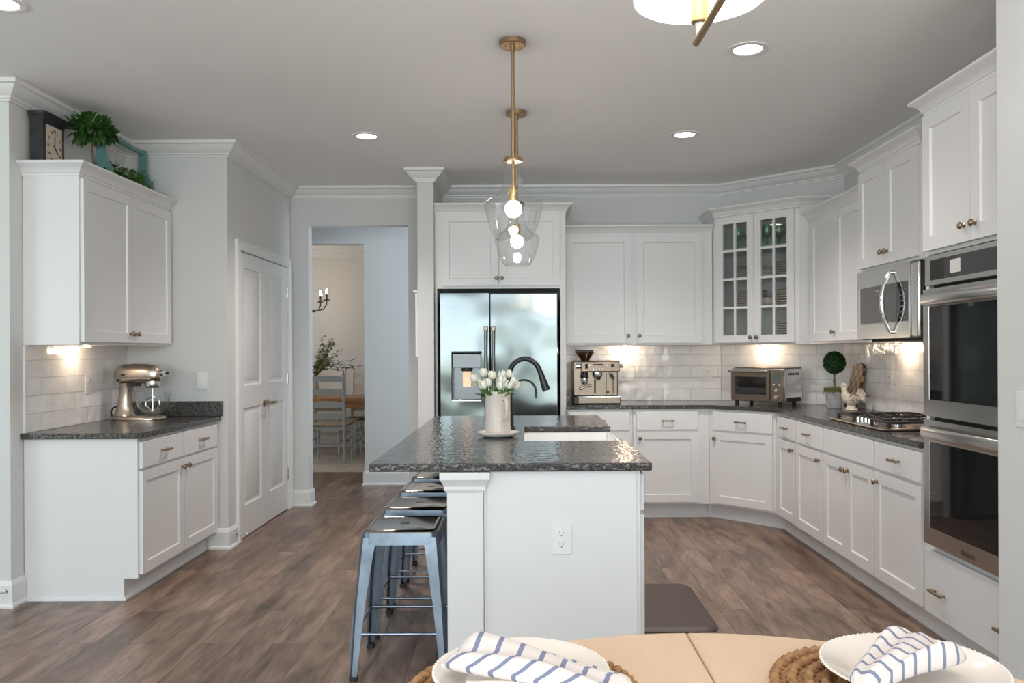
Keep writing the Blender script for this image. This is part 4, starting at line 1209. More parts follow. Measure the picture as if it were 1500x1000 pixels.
# ------------------------------------------------------------------ stand mixer, head pointing right
t = thing('stand_mixer', 'champagne stand mixer with a clear glass bowl on the left countertop', 'mixer', (-2.475, 5.28, 0.901), math.radians(-4))
def oval(cx, rx, ry, z, n=28, p=2.4):
    out = []
    for i in range(n):
        a = 2 * PI * i / n; c, s_ = math.cos(a), math.sin(a)
        out.append((cx + rx * math.copysign(abs(c) ** (2 / p), c), ry * math.copysign(abs(s_) ** (2 / p), s_), z))
    return out
MB().loft([oval(-0.005, 0.170, 0.100, 0.0), oval(-0.005, 0.172, 0.102, 0.010), oval(-0.008, 0.165, 0.096, 0.020), oval(-0.02, 0.145, 0.08, 0.026)]).build('base', 'msteel', t, 50)
MB().loft([oval(-0.105, 0.075, 0.062, 0.020), oval(-0.105, 0.055, 0.050, 0.045), oval(-0.103, 0.044, 0.043, 0.09), oval(-0.098, 0.040, 0.040, 0.15), oval(-0.092, 0.042, 0.042, 0.21), oval(-0.085, 0.050, 0.046, 0.235)]).build('column', 'msteel', t, 60)
rings = []
for x, r, zc in ((-0.160, 0.020, 0.285), (-0.155, 0.045, 0.286), (-0.138, 0.062, 0.288), (-0.10, 0.069, 0.292), (-0.03, 0.071, 0.294), (0.04, 0.070, 0.293), (0.085, 0.066, 0.291), (0.118, 0.055, 0.290), (0.135, 0.040, 0.289), (0.140, 0.02, 0.288)):
    ring = []
    for i in range(28):
        a = 2 * PI * i / 28; c, s_ = math.cos(a), math.sin(a)
        ring.append((x, 0.83 * r * math.copysign(abs(c) ** 0.8, c), zc + r * math.copysign(abs(s_) ** 0.8, s_) * (0.93 if s_ > 0 else 0.88)))
    rings.append(ring)
hd = MB().loft(rings).build('motor_head', 'msteel', t, 60)
bpy.data.objects[hd.name]
MB().tube([(-0.14, -0.058, 0.262), (0.10, -0.058, 0.262)], 0.003, 8).build('trim_band', 'chrome', hd)
for x_, z_ in ((-0.115, 0.255), (-0.085, 0.290)):
    MB().cyl((x_, -0.052, z_), (x_, -0.070, z_), 0.008, 0.007, 12).build('control_knob', 'black', hd)
MB().cyl((0.135, 0, 0.300), (0.158, 0, 0.300), 0.021, 0.019).cyl((0.158, 0, 0.300), (0.176, -0.004, 0.300), 0.007).build('hub_cap', 'chrome', hd, 40)
MB().ball((0.180, -0.004, 0.300), 0.011).build('hub_knob', 'black', hd)
MB().lathe([(0.001, 0.245), (0.045, 0.245), (0.046, 0.225), (0.043, 0.208), (0.040, 0.205), (0.001, 0.205)], (0.082, 0, 0), 28).build('beater_collar', 'chrome', hd, 40)
MB().box(-0.075, -0.01, -0.032, 0.032, 0.215, 0.236).build('hinge_block', 'black', t, bevel=0.004)
MB().lathe([(0.018, 0.030), (0.040, 0.034), (0.070, 0.050), (0.094, 0.085), (0.104, 0.125), (0.106, 0.165), (0.108, 0.180), (0.105, 0.180), (0.103, 0.165), (0.101, 0.125), (0.091, 0.087), (0.068, 0.053), (0.038, 0.037), (0.001, 0.034)], (0.082, 0, 0), 36).lathe([(0.001, 0.022), (0.050, 0.022), (0.050, 0.028), (0.040, 0.034), (0.001, 0.034)], (0.082, 0, 0), 36).build('glass_bowl', 'glass', t, 60)
MB().tube([(0.190, 0, 0.160), (0.222, 0, 0.155), (0.226, 0, 0.120), (0.208, 0, 0.085), (0.178, 0, 0.080)], 0.006, 8).build('bowl_handle', 'glass', t, 60)
bt = MB().cyl((0.082, 0, 0.20), (0.082, 0, 0.15), 0.008)
bt.tube([(0.082, 0, 0.152), (0.040, 0, 0.13), (0.034, 0, 0.09), (0.082, 0, 0.05), (0.130, 0, 0.09), (0.124, 0, 0.13)], 0.0055, 8, closed=True).tube([(0.082, 0, 0.15), (0.082, 0, 0.052)], 0.005, 8)
bt.build('flat_beater', 'steel', t)
tag(MB().tube([(-2.625, 5.285, 0.985), (-2.655, 5.287, 0.978), (-2.670, 5.29, 0.950), (-2.668, 5.30, 0.918), (-2.655, 5.36, 0.9065), (-2.67, 5.44, 0.9065)], 0.005, 8).build('power_cord', 'black', None), 'black power cord behind the stand mixer', 'cord')

# ------------------------------------------------------------------ espresso machine
t = thing('espresso_machine', 'warm steel espresso machine with a bean hopper on the back counter', 'coffee machine', (0.375, 6.56, 0.901), 0)
EW = 0.385
mb = MB().box(0.02, EW, 0.085, 0.33, 0.060, 0.345).build('housing', 'bsteel', t, bevel=0.010, seg=3)
MB().box(0.02, EW + 0.012, 0.0, 0.33, 0.002, 0.058).build('drip_tray', 'bsteel', t, bevel=0.008, seg=3)
MB().box(0.022, 0.060, -0.002, 0.10, 0.006, 0.054).box(0.11, 0.34, -0.0025, 0.02, 0.0, 0.012).build('tray_side', 'black', t, bevel=0.002)
MB().box(0.055, EW + 0.006, 0.008, 0.085, 0.0585, 0.0625).build('drip_grille', 'chrome', t)
MB().loft([[(x, y, z) for x in (a,) for y, z in ((0.004, 0.262), (0.086, 0.258), (0.20, 0.30), (0.20, 0.348), (0.03, 0.348), (0.012, 0.340))] for a in (0.085, EW + 0.006)]).build('control_head', 'bsteel', t, 30, bevel=0.005)
MB().box(0.175, 0.255, 0.004, 0.009, 0.312, 0.322).box(0.112, 0.134, 0.004, 0.009, 0.285, 0.323).box(0.32, 0.345, 0.004, 0.009, 0.298, 0.322).build('display_strip', 'dark', t)
for bx_, bz_ in ((0.150, 0.308), (0.292, 0.310), (0.182, 0.280), (0.206, 0.280), (0.230, 0.280), (0.258, 0.284)):
    MB().lathe([(0.001, -0.002), (0.006, -0.001), (0.0075, 0.006), (0.0075, 0.010)], (bx_, 0.002, bz_), 16, axis='y').build('button', 'chrome', t)
MB().lathe([(0.001, 0), (0.030, 0.0), (0.034, 0.004), (0.040, 0.020), (0.074, 0.060), (0.080, 0.076), (0.078, 0.078), (0.001, 0.079)], (0.125, 0.17, 0.345), 32).build('bean_hopper', 'dglass', t, 50)
MB().lathe([(0.001, 0.002), (0.028, 0.002), (0.036, 0.020), (0.066, 0.052), (0.001, 0.056)], (0.125, 0.17, 0.3455), 24).build('coffee_beans', 'bark', t, 50)
MB().lathe([(0.001, 0.0795), (0.079, 0.0795), (0.079, 0.086), (0.068, 0.089), (0.001, 0.089)], (0.125, 0.17, 0.345), 32).build('hopper_lid', 'black', t, 40)
MB().cyl((0.085, 0.075, 0.305), (0.045, 0.075, 0.305), 0.019, 0.021, 20).build('grind_dial', 'chrome', t, 40)
MB().cyl((EW, 0.075, 0.305), (EW + 0.034, 0.075, 0.305), 0.014, 0.016, 20).build('steam_dial', 'bsteel', t, 40)
gx_ = 0.110
MB().lathe([(0.001, 0.260), (0.026, 0.260), (0.028, 0.240), (0.034, 0.222), (0.030, 0.210), (0.001, 0.210)], (gx_, 0.045, 0), 20).build('tamper', 'black', t, 40)
MB().lathe([(0.001, 0.209), (0.024, 0.209), (0.026, 0.175), (0.020, 0.160), (0.001, 0.160)], (gx_, 0.045, 0), 20).build('grinder_outlet', 'chrome', t, 40)
MB().tube([(gx_ - 0.035, 0.030, 0.125), (gx_, 0.015, 0.140), (gx_ + 0.035, 0.030, 0.148)], 0.006, 10).ball((gx_ + 0.042, 0.030, 0.150), 0.013).ball((gx_ - 0.028, 0.028, 0.126), 0.013).build('grinding_cradle', 'chrome', t, 60)
MB().lathe([(0.001, 0.258), (0.038, 0.258), (0.039, 0.235), (0.036, 0.225), (0.022, 0.205), (0.001, 0.203)], (0.215, 0.045, 0), 24).build('group_head', 'chrome', t, 40)
MB().cyl((0.215, 0.010, 0.218), (0.215, -0.050, 0.206), 0.010, 0.014).build('portafilter_handle', 'black', t)
MB().box(0.190, 0.204, 0.083, 0.0855, 0.085, 0.190).build('gauge_slot', 'dark', t)
MB().box(0.292, 0.312, 0.083, 0.0855, 0.085, 0.100).box(0.287, 0.291, 0.083, 0.0855, 0.062, 0.250).build('panel_groove', 'dark', t)
MB().tube([(0.322, 0.040, 0.262), (0.326, 0.036, 0.235), (0.338, 0.032, 0.222), (0.345, 0.030, 0.200), (0.344, 0.030, 0.080)], [0.009, 0.009, 0.010, 0.0045, 0.0045], 10).build('steam_wand', 'chrome', t)
MB().tube([(0.322, 0.038, 0.240), (0.332, 0.032, 0.222), (0.345, 0.029, 0.205)], 0.012, 10).build('wand_grip', 'black', t)

# ------------------------------------------------------------------ toaster oven on the diagonal
t = thing('toaster_oven', 'steel countertop toaster oven in the corner with a glass door', 'toaster oven', (1.655, 6.565, 0.901), -PI / 4)
TW, TD, TH = 0.455, 0.30, 0.285
MB().box(0, TW, 0.012, TD, 0.026, TH).build('body', 'steel', t, bevel=0.006)
MB().box(0.02, TW, 0.02, TD - 0.005, TH + 0.0003, TH + 0.006).build('top_plate', 'bsteel', t, bevel=0.002)
MB().plate(0.335, 0.235, [(0.035, 0.305)], [(0.045, 0.185)], t=0.016, depth=0.004, slope=0.002, y=0.0115, x0=0.004, z0=0.034).build('door', 'bsteel', t, 25)
MB().box(0.041, 0.307, -0.0018, -0.0006, 0.081, 0.217).build('door_glass', 'ovenglass', t)
MB().cyl((0.05, -0.0024, 0.128), (0.30, -0.0024, 0.128), 0.0012, n=6).build('rack_bar', 'steel', t)
hh = MB().cyl((0.0, -0.038, 0.262), (0.338, -0.038, 0.262), 0.0085, n=14)
for xx in (0.014, 0.324): hh.cyl((xx, -0.005, 0.258), (xx, -0.038, 0.262), 0.007, n=10)
hh.build('handle', 'steel', t, 40)
MB().box(0.345, TW - 0.006, -0.003, 0.0117, 0.030, 0.272).build('control_panel', 'bsteel', t, bevel=0.002)
MB().box(0.362, 0.432, -0.0045, -0.0032, 0.180, 0.246).build('display', 'display', t)
for kz, kr in ((0.118, 0.016), (0.066, 0.018)):
    MB().lathe([(0.001, -0.020), (kr * 0.8, -0.019), (kr * 0.9, -0.006), (kr, -0.0035)], (0.398, 0, kz), 20, axis='y').build('knob', 'chrome', t, 40)
for kx, kz in ((0.375, 0.160), (0.421, 0.160)):
    MB().lathe([(0.001, -0.010), (0.007, -0.009), (0.008, -0.0035)], (kx, 0, kz), 14, axis='y').build('button', 'chrome', t, 40)
for fx, fy in ((0.035, 0.035), (TW - 0.05, 0.035), (0.035, TD - 0.04), (TW - 0.05, TD - 0.04)):
    MB().cyl((fx, fy, 0.0), (fx, fy, 0.027), 0.016, n=14).build('foot', 'rubber', t, 40)
vt = MB()
for i in range(7): vt.box(TW + 0.0002, TW + 0.0010, 0.07 + i * 0.026, 0.085 + i * 0.026, 0.232, 0.252)
vt.build('vent_slots', 'dark', t)
MB().box(TW + 0.0005, TW + 0.010, 0.06, 0.26, 0.028, 0.060).build('side_foot_guard', 'rubber', t)


# ------------------------------------------------------------------ foliage helpers
def leaf(mb, p, d, L, W_, fold=0.15, up=None):
    d = Vector(d).normalized()
    s_ = d.cross(up if up is not None else Vector((0, 0, 1)))
    s_ = s_.normalized() if s_.length > 1e-3 else Vector((1, 0, 0))
    n_ = s_.cross(d)
    P = Vector(p)
    pts = [P, P + d * L * 0.35 + s_ * W_ / 2 + n_ * fold * W_, P + d * L * 0.35 - n_ * 0.0, P + d * L * 0.35 - s_ * W_ / 2 + n_ * fold * W_,
           P + d * L * 0.72 + s_ * W_ * 0.36 - n_ * L * 0.04, P + d * L * 0.72 - n_ * L * 0.07, P + d * L * 0.72 - s_ * W_ * 0.36 - n_ * L * 0.04, P + d * L - n_ * L * 0.18]
    mb.add([tuple(q) for q in pts], [(0, 2, 1), (0, 3, 2), (1, 2, 5, 4), (2, 3, 6, 5), (4, 5, 7), (5, 6, 7)])


def rdir(zmin=-1, zmax=1):
    z = random.uniform(zmin, zmax); a = random.uniform(0, 2 * PI); r = math.sqrt(1 - z * z)
    return Vector((r * math.cos(a), r * math.sin(a), z))


# ------------------------------------------------------------------ ball topiary on the counter
t = thing('potted_topiary', 'ball-shaped boxwood topiary in a white pot beside the cutting board', 'potted plant', (2.27, 6.0, 0.901), 0)
MB().lathe([(0.001, 0), (0.050, 0), (0.053, 0.004), (0.066, 0.120), (0.070, 0.124), (0.072, 0.150), (0.066, 0.152), (0.062, 0.135), (0.001, 0.132)], (0, 0, 0), 32).build('pot', 'pot', t, 40)
MB().lathe([(0.0725, 0.124), (0.0735, 0.126), (0.0745, 0.150), (0.073, 0.152), (0.0722, 0.150)], (0, 0, 0), 32, closed=True).build('pot_band', 'moss', t)
MB().ball((0, 0, 0.140), 0.060, (1, 1, 0.32), 20, 8).build('moss', 'moss', t)
MB().tube([(0, 0, 0.14), (0.003, 0, 0.19), (-0.002, 0.0, 0.25), (0.001, 0, 0.30)], 0.007, 8).tube([(0.005, 0.003, 0.14), (-0.006, 0.003, 0.20), (0.006, 0, 0.25), (0, 0, 0.29)], 0.004, 8).build('stem', 'bark', t)
fb = MB().ball((0, 0, 0.335), 0.070, n=20, m=12)
for i in range(1300):
    d = rdir(); leaf(fb, Vector((0, 0, 0.335)) + d * 0.068, d + rdir() * 0.8, 0.020, 0.012)
fb.build('foliage', 'boxwood', t, 0, recalc=False)
MB().tube([(-0.052, -0.052, 0.122), (-0.075, -0.062, 0.138), (-0.100, -0.062, 0.122), (-0.108, -0.064, 0.100)], 0.0022, 6).tube([(-0.052, -0.053, 0.120), (-0.076, -0.066, 0.085), (-0.060, -0.068, 0.040), (-0.045, -0.066, 0.015)], 0.0022, 6).tube([(-0.052, -0.053, 0.122), (-0.035, -0.068, 0.105), (-0.02, -0.072, 0.094), (-0.02, -0.074, 0.112), (-0.048, -0.062, 0.124)], 0.0022, 6).tube([(0.076 * math.cos(a), 0.076 * math.sin(a), 0.122) for a in [2 * PI * q / 28 for q in range(28)]], 0.002, 6, closed=True).build('twine_bow', 'twine', t)

# ------------------------------------------------------------------ checkered cutting board leaning on the right wall
cbm = MB()
out = []
Wb, Hb = 0.20, 0.335
for i in range(13):
    a = PI * i / 12
    out.append((Wb / 2 + (Wb / 2) * math.cos(a) * (1 if True else 1), Hb - 0.055 + 0.055 * math.sin(a)))
out = [(Wb - 0.004, 0), (Wb, 0.004)] + out + [(0, 0.004), (0.004, 0)]
cbm.loft([[(x, 0, z) for x, z in out], [(x, 0.022, z) for x, z in out]])
o = cbm.build('cutting_board', 'checker', None, 30, bevel=0.003)
o.location = (2.360, 6.07, 0.9075); o.rotation_euler = (math.radians(-14), 0, -PI / 2)
tag(o, 'checkered end-grain wooden cutting board leaning on the right wall tiles', 'cutting board')

# ------------------------------------------------------------------ ceramic rooster (faces left)
t = thing('rooster_figurine', 'cream ceramic rooster figurine in front of the cutting board', 'figurine', (2.305, 5.78, 0.901), math.radians(-28))
t.scale = (0.84, 0.84, 0.90)
rings = []
# body cross-sections along x from tail (+) to neck (-)
MB().lathe([(0.001, 0), (0.052, 0), (0.054, 0.006), (0.040, 0.018), (0.034, 0.040), (0.044, 0.052), (0.001, 0.054)], (0, 0, 0), 24).build('base', 'cream', t, 50)
bd = MB()
R = []
for x, z, rx, rz_ in ((0.075, 0.105, 0.010, 0.012), (0.055, 0.095, 0.030, 0.034), (0.025, 0.085, 0.042, 0.043), (-0.010, 0.084, 0.043, 0.044), (-0.038, 0.100, 0.036, 0.042), (-0.050, 0.130, 0.026, 0.030), (-0.052, 0.155, 0.020, 0.020), (-0.056, 0.176, 0.018, 0.016), (-0.066, 0.184, 0.010, 0.009)):
    R.append((x, z, rx, rz_))
rings = []
for k, (x, z, rx, rz_) in enumerate(R):
    a = R[max(k - 1, 0)]; b = R[min(k + 1, len(R) - 1)]
    d = Vector((b[0] - a[0], 0, b[1] - a[1])).normalized(); u = Vector((0, 1, 0)); v = d.cross(u)
    rings.append([tuple(Vector((x, 0, z)) + u * rx * math.cos(2 * PI * i / 18) + v * rz_ * math.sin(2 * PI * i / 18)) for i in range(18)])
bd.loft(rings)
for i in range(150):
    d = rdir(-0.7, 1); leaf(bd, Vector((0.012, 0, 0.088)) + Vector((d.x * 0.050, d.y * 0.042, d.z * 0.042)), Vector((0.9, 0, 0.25)) + d * 0.6, 0.030, 0.016)
body = bd.build('body', 'cream', t, 60, recalc=False)
cm = MB()
for i, (x, z, s_) in enumerate(((-0.072, 0.196, 0.010), (-0.062, 0.203, 0.012), (-0.050, 0.200, 0.012), (-0.042, 0.190, 0.010))):
    cm.ball((x, 0, z), s_, (1, 0.35, 1.1), 10, 6)
cm.ball((-0.074, 0, 0.164), 0.008, (0.8, 0.6, 1.4), 10, 6)
cm.build('comb', 'cream', t)
MB().cyl((-0.072, 0, 0.184), (-0.090, 0, 0.180), 0.007, 0.001, 8).build('beak', 'cream', t)
tl = MB()
for i in range(60):
    a = random.uniform(-0.7, 1.5); yy = random.uniform(-0.022, 0.022)
    d = Vector((math.cos(a), yy * 9, math.sin(a)))
    leaf(tl, (0.052, yy, 0.105), d, random.uniform(0.055, 0.080), 0.024, up=Vector((0, 1, 0.2)))
tl.ball((0.075, 0, 0.122), 0.036, (1, 0.7, 1.1), 14, 8)
tl.build('tail_feathers', 'cream', t, 50, recalc=False)

# ------------------------------------------------------------------ pitcher of tulips on a saucer
t = thing('saucer', 'white rimmed saucer under the tulip pitcher on the island', 'saucer', (-0.135, 4.13, 0.9008), 0)
MB().lathe([(0.001, 0), (0.070, 0), (0.092, 0.006), (0.106, 0.018), (0.108, 0.024), (0.104, 0.025), (0.098, 0.018), (0.088, 0.012), (0.001, 0.0105)], (0, 0, 0), 48).build('dish', 'whitec', t, 40)
t = thing('pitcher', 'tall cream ribbed pitcher holding white tulips on the island', 'pitcher', (-0.135, 4.13, 0.912), 0)
prof = [(0.001, 0.0), (0.060, 0.0), (0.0635, 0.004), (0.064, 0.02), (0.0625, 0.12), (0.0635, 0.205), (0.0655, 0.215), (0.0635, 0.217), (0.060, 0.212), (0.058, 0.12), (0.058, 0.02), (0.001, 0.016)]
N_ = 96
rings = []
for r_, z_ in prof:
    rings.append([((r_ + (0.0007 * math.cos(24 * 2 * PI * i / N_) if 0.005 < z_ < 0.21 and r_ > 0.06 else 0)) * math.cos(2 * PI * i / N_), (r_ + (0.0007 * math.cos(24 * 2 * PI * i / N_) if 0.005 < z_ < 0.21 and r_ > 0.06 else 0)) * math.sin(2 * PI * i / N_), z_) for i in range(N_)])
MB().loft(rings, cap=True).build('jug', 'pitcher', t, 60)
a = math.radians(-62); cx_, cy_ = math.cos(a), math.sin(a)
MB().tube([(0.058 * cx_, 0.058 * cy_, 0.180), (0.088 * cx_, 0.088 * cy_, 0.182), (0.100 * cx_, 0.100 * cy_, 0.165), (0.101 * cx_, 0.101 * cy_, 0.11), (0.090 * cx_, 0.090 * cy_, 0.080), (0.058 * cx_, 0.058 * cy_, 0.078)], [0.009, 0.009, 0.010, 0.010, 0.009, 0.009], 12).build('handle', 'pitcher', t, 60)
px0, py0, pz0 = -0.135, 4.13, 0.912
tul = [(-0.110, -0.01, 0.285), (-0.090, 0.02, 0.262), (-0.066, 0.02, 0.312), (-0.044, -0.03, 0.262), (-0.026, 0.02, 0.298), (-0.064, -0.04, 0.250), (0.014, -0.03, 0.246), (0.020, 0.03, 0.300), (0.058, 0.03, 0.305), (0.052, -0.03, 0.252), (0.074, -0.01, 0.268), (0.082, 0.02, 0.250), (0.018, 0.0, 0.272)]
def tulip(i, x, y, z):
    t = thing('tulip', 'white tulip in the cream pitcher on the island', 'flower', (px0, py0, pz0), 0, 'white tulips in the pitcher')
    base = Vector((x * 0.25, y * 0.6, 0.03)); mid = Vector((x * 0.42, y * 0.8, 0.19)); top = Vector((x, y, z - 0.022))
    MB().tube([base, mid, mid.lerp(top, 0.6) + Vector((0, 0, 0.004)), top], 0.0032, 6).build('stem', 'green', t)
    ax = (top - mid).normalized() * 0.7 + Vector((0, 0, 0.5)); ax.normalize()
    u = ax.orthogonal().normalized(); v = ax.cross(u)
    fm = MB()
    for k in range(6):
        an = k * PI / 3 + (0.3 if k % 2 else 0) + i; rr_ = 1.0 if k % 2 == 0 else 0.9
        grid = []
        for j in range(6):
            s_ = j / 5
            w_ = 0.0195 * math.sin(PI * min(1, s_ * 0.86 + 0.12)) ** 0.8
            r_ = 0.0195 * rr_ * math.sin(PI * (0.12 + 0.70 * s_)) ** 0.8
            row = []
            for q in (-1, -0.4, 0.4, 1):
                th = an + q * w_ / 0.0195 * 0.62
                row.append(tuple(top + ax * (s_ * 0.046 - 0.002) + (u * math.cos(th) + v * math.sin(th)) * (r_ * (1 + 0.04 * abs(q)))))
            grid.append(row)
        vs = [p for r in grid for p in r]
        fm.add(vs, [(a_ * 4 + b_, a_ * 4 + b_ + 1, a_ * 4 + b_ + 5, a_ * 4 + b_ + 4) for a_ in range(5) for b_ in range(3)])
    fm.build('bloom', 'petal', t, 80, recalc=False, solid=0.0012)
    lf = MB()
    for k in range(3):
        d = Vector((x * 1.0 + random.uniform(-.05, .05), y + random.uniform(-.06, .06), 0.09))
        leaf(lf, mid + Vector((0, 0, -0.02)), d, random.uniform(0.07, 0.10), 0.024)
    lf.build('leaves', 'green', t, 60, recalc=False)
for i, (x, y, z) in enumerate(tul):
    tulip(i, x, y, z)

# ------------------------------------------------------------------ faucets
t = thing('kitchen_faucet', 'matte black gooseneck kitchen faucet on the island', 'faucet', (-0.083, 4.52, 0.9008), 0)
MB().lathe([(0.001, 0), (0.030, 0), (0.030, 0.006), (0.024, 0.010), (0.021, 0.030), (0.016, 0.20), (0.0155, 0.25)], (0, 0, 0), 24, cap=True).build('base', 'blackmatte', t, 60)
pts = [(0, 0, 0.24)]
for i in range(15):
    a = PI - (PI - 0.45) * i / 14
    pts.append((0.085 + 0.085 * math.cos(a), -0.01 * i / 14, 0.292 + 0.095 * math.sin(a)))
pts.append((0.176, -0.011, 0.300))
MB().tube(pts, 0.0145, 14).build('spout', 'blackmatte', t, 60)
MB().tube([(0.172, -0.011, 0.308), (0.180, -0.011, 0.285), (0.193, -0.011, 0.245), (0.205, -0.011, 0.212)], [0.016, 0.017, 0.021, 0.0235], 18).build('spray_head', 'blackmatte', t, 40)
MB().box(0.196, 0.205, -0.017, -0.005, 0.235, 0.272).build('spray_button', 'black', t, bevel=0.002)
MB().tube([(0, -0.020, 0.09), (0, -0.045, 0.095), (-0.004, -0.085, 0.125)], [0.012, 0.009, 0.006], 10).build('lever', 'blackmatte', t)
t = thing('filter_faucet', 'slim black filtered-water faucet beside the gooseneck faucet', 'faucet', (-0.072, 4.60, 0.9008), 0)
MB().lathe([(0.001, 0), (0.020, 0), (0.020, 0.005), (0.011, 0.010), (0.010, 0.05), (0.0065, 0.06)], (0, 0, 0), 20, cap=True).build('base', 'blackmatte', t, 60)
pts = [(0, 0, 0.055), (0, 0, 0.18)]
for i in range(13):
    a = PI - PI * i / 12
    pts.append((0.068 + 0.068 * math.cos(a), 0, 0.205 + 0.062 * math.sin(a)))
pts.append((0.138, 0, 0.165))
MB().tube(pts, 0.0062, 10).build('spout', 'blackmatte', t, 60)
MB().cyl((0, -0.008, 0.04), (0, -0.04, 0.045), 0.004).build('lever', 'blackmatte', t)

# ------------------------------------------------------------------ breakfast table
TCX, TCY, TR = 0.325, 0.956, 0.700
t = thing('dining_table', 'round pale maple breakfast table with a leaf seam at the bottom edge', 'table', (TCX, TCY, 0), 0)
for s_, nm in ((-1, 'tabletop_half'), (1, 'tabletop_half')):
    ring = [(s_ * max(0.0007, TR * math.cos(a)), TR * math.sin(a)) for a in [-PI / 2 + PI * i / 48 for i in range(49)]]
    if s_ < 0: ring = ring[::-1]
    MB().prism(ring, 0.732, 0.760).build(nm, 'tablewood', t, 30, bevel=0.004)
MB().lathe([(0.60, 0.650), (0.60, 0.7315), (0.575, 0.7315), (0.575, 0.650)], (0, 0, 0), 64, closed=True).build('apron', 'tablewood', t, 40)
MB().lathe([(0.001, 0.16), (0.09, 0.16), (0.10, 0.22), (0.06, 0.32), (0.075, 0.46), (0.05, 0.58), (0.10, 0.70), (0.16, 0.7315), (0.001, 0.7315)], (0, 0, 0), 32).build('pedestal', 'trim', t, 60)
for k in range(4):
    a = PI / 4 + k * PI / 2; c, s_ = math.cos(a), math.sin(a)
    MB().tube([(0.05 * c, 0.05 * s_, 0.22), (0.22 * c, 0.22 * s_, 0.17), (0.38 * c, 0.38 * s_, 0.06), (0.44 * c, 0.44 * s_, 0.030)], [0.045, 0.040, 0.032, 0.030], 12).build('leg', 'trim', t)


def placemat(lab, x, y):
    t = thing('woven_placemat', lab, 'placemat', (x, y, 0.7605), 0, 'woven placemats')
    mb = MB()
    nr = 7
    for k in range(nr):
        r = 0.022 + k * 0.0272
        n_ = max(10, int(2 * PI * r / 0.022)); 
        for i in range(n_):
            a = 2 * PI * (i + 0.5 * (k % 2)) / n_
            c, s_ = math.cos(a), math.sin(a)
            d = Vector((-s_, c, 0)); o = Vector((c, s_, 0))
            p = o * r + Vector((0, 0, 0.010))
            q0 = p - d * 0.013 - o * 0.007; q1 = p + d * 0.013 + o * 0.007
            mb.tube([q0 + Vector((0, 0, -0.004)), p + Vector((0, 0, 0.002)), q1 + Vector((0, 0, -0.004))], [0.0045, 0.0090, 0.0045], 7)
    mb.lathe([(0.001, 0.001), (0.185, 0.001), (0.185, 0.007), (0.001, 0.007)], (0, 0, 0), 40)
    mb.build('weave', 'wicker', t, 60, recalc=False)
    return t


placemat('round woven placemat under the left dinner plate', -0.004, 1.345)
placemat('round woven placemat under the right dinner plate', 0.605, 1.352)


def dinner_plate(lab, x, y):
    t = thing('dinner_plate', lab, 'plate', (x, y, 0.7800), 0, 'dinner plates on the breakfast table')
    mb = MB().lathe([(0.001, 0.0), (0.085, 0.0), (0.100, 0.004), (0.144, 0.018), (0.1475, 0.021), (0.146, 0.0235), (0.141, 0.0225), (0.136, 0.0195), (0.104, 0.0085), (0.090, 0.005), (0.001, 0.005)], (0, 0, 0), 72)
    mb.build('dish', 'whitec', t, 60)
    b = MB()
    for i in range(84):
        a = 2 * PI * i / 84
        b.ball((0.1450 * math.cos(a), 0.1450 * math.sin(a), 0.0222), 0.0026, n=8, m=5)
    b.build('beaded_rim', 'whitec', t, 80)
    return t


dinner_plate('white beaded dinner plate at the bottom centre, under the left napkin', -0.008, 1.363)
dinner_plate('white beaded dinner plate at the bottom right, under the right napkin', 0.648, 1.375)


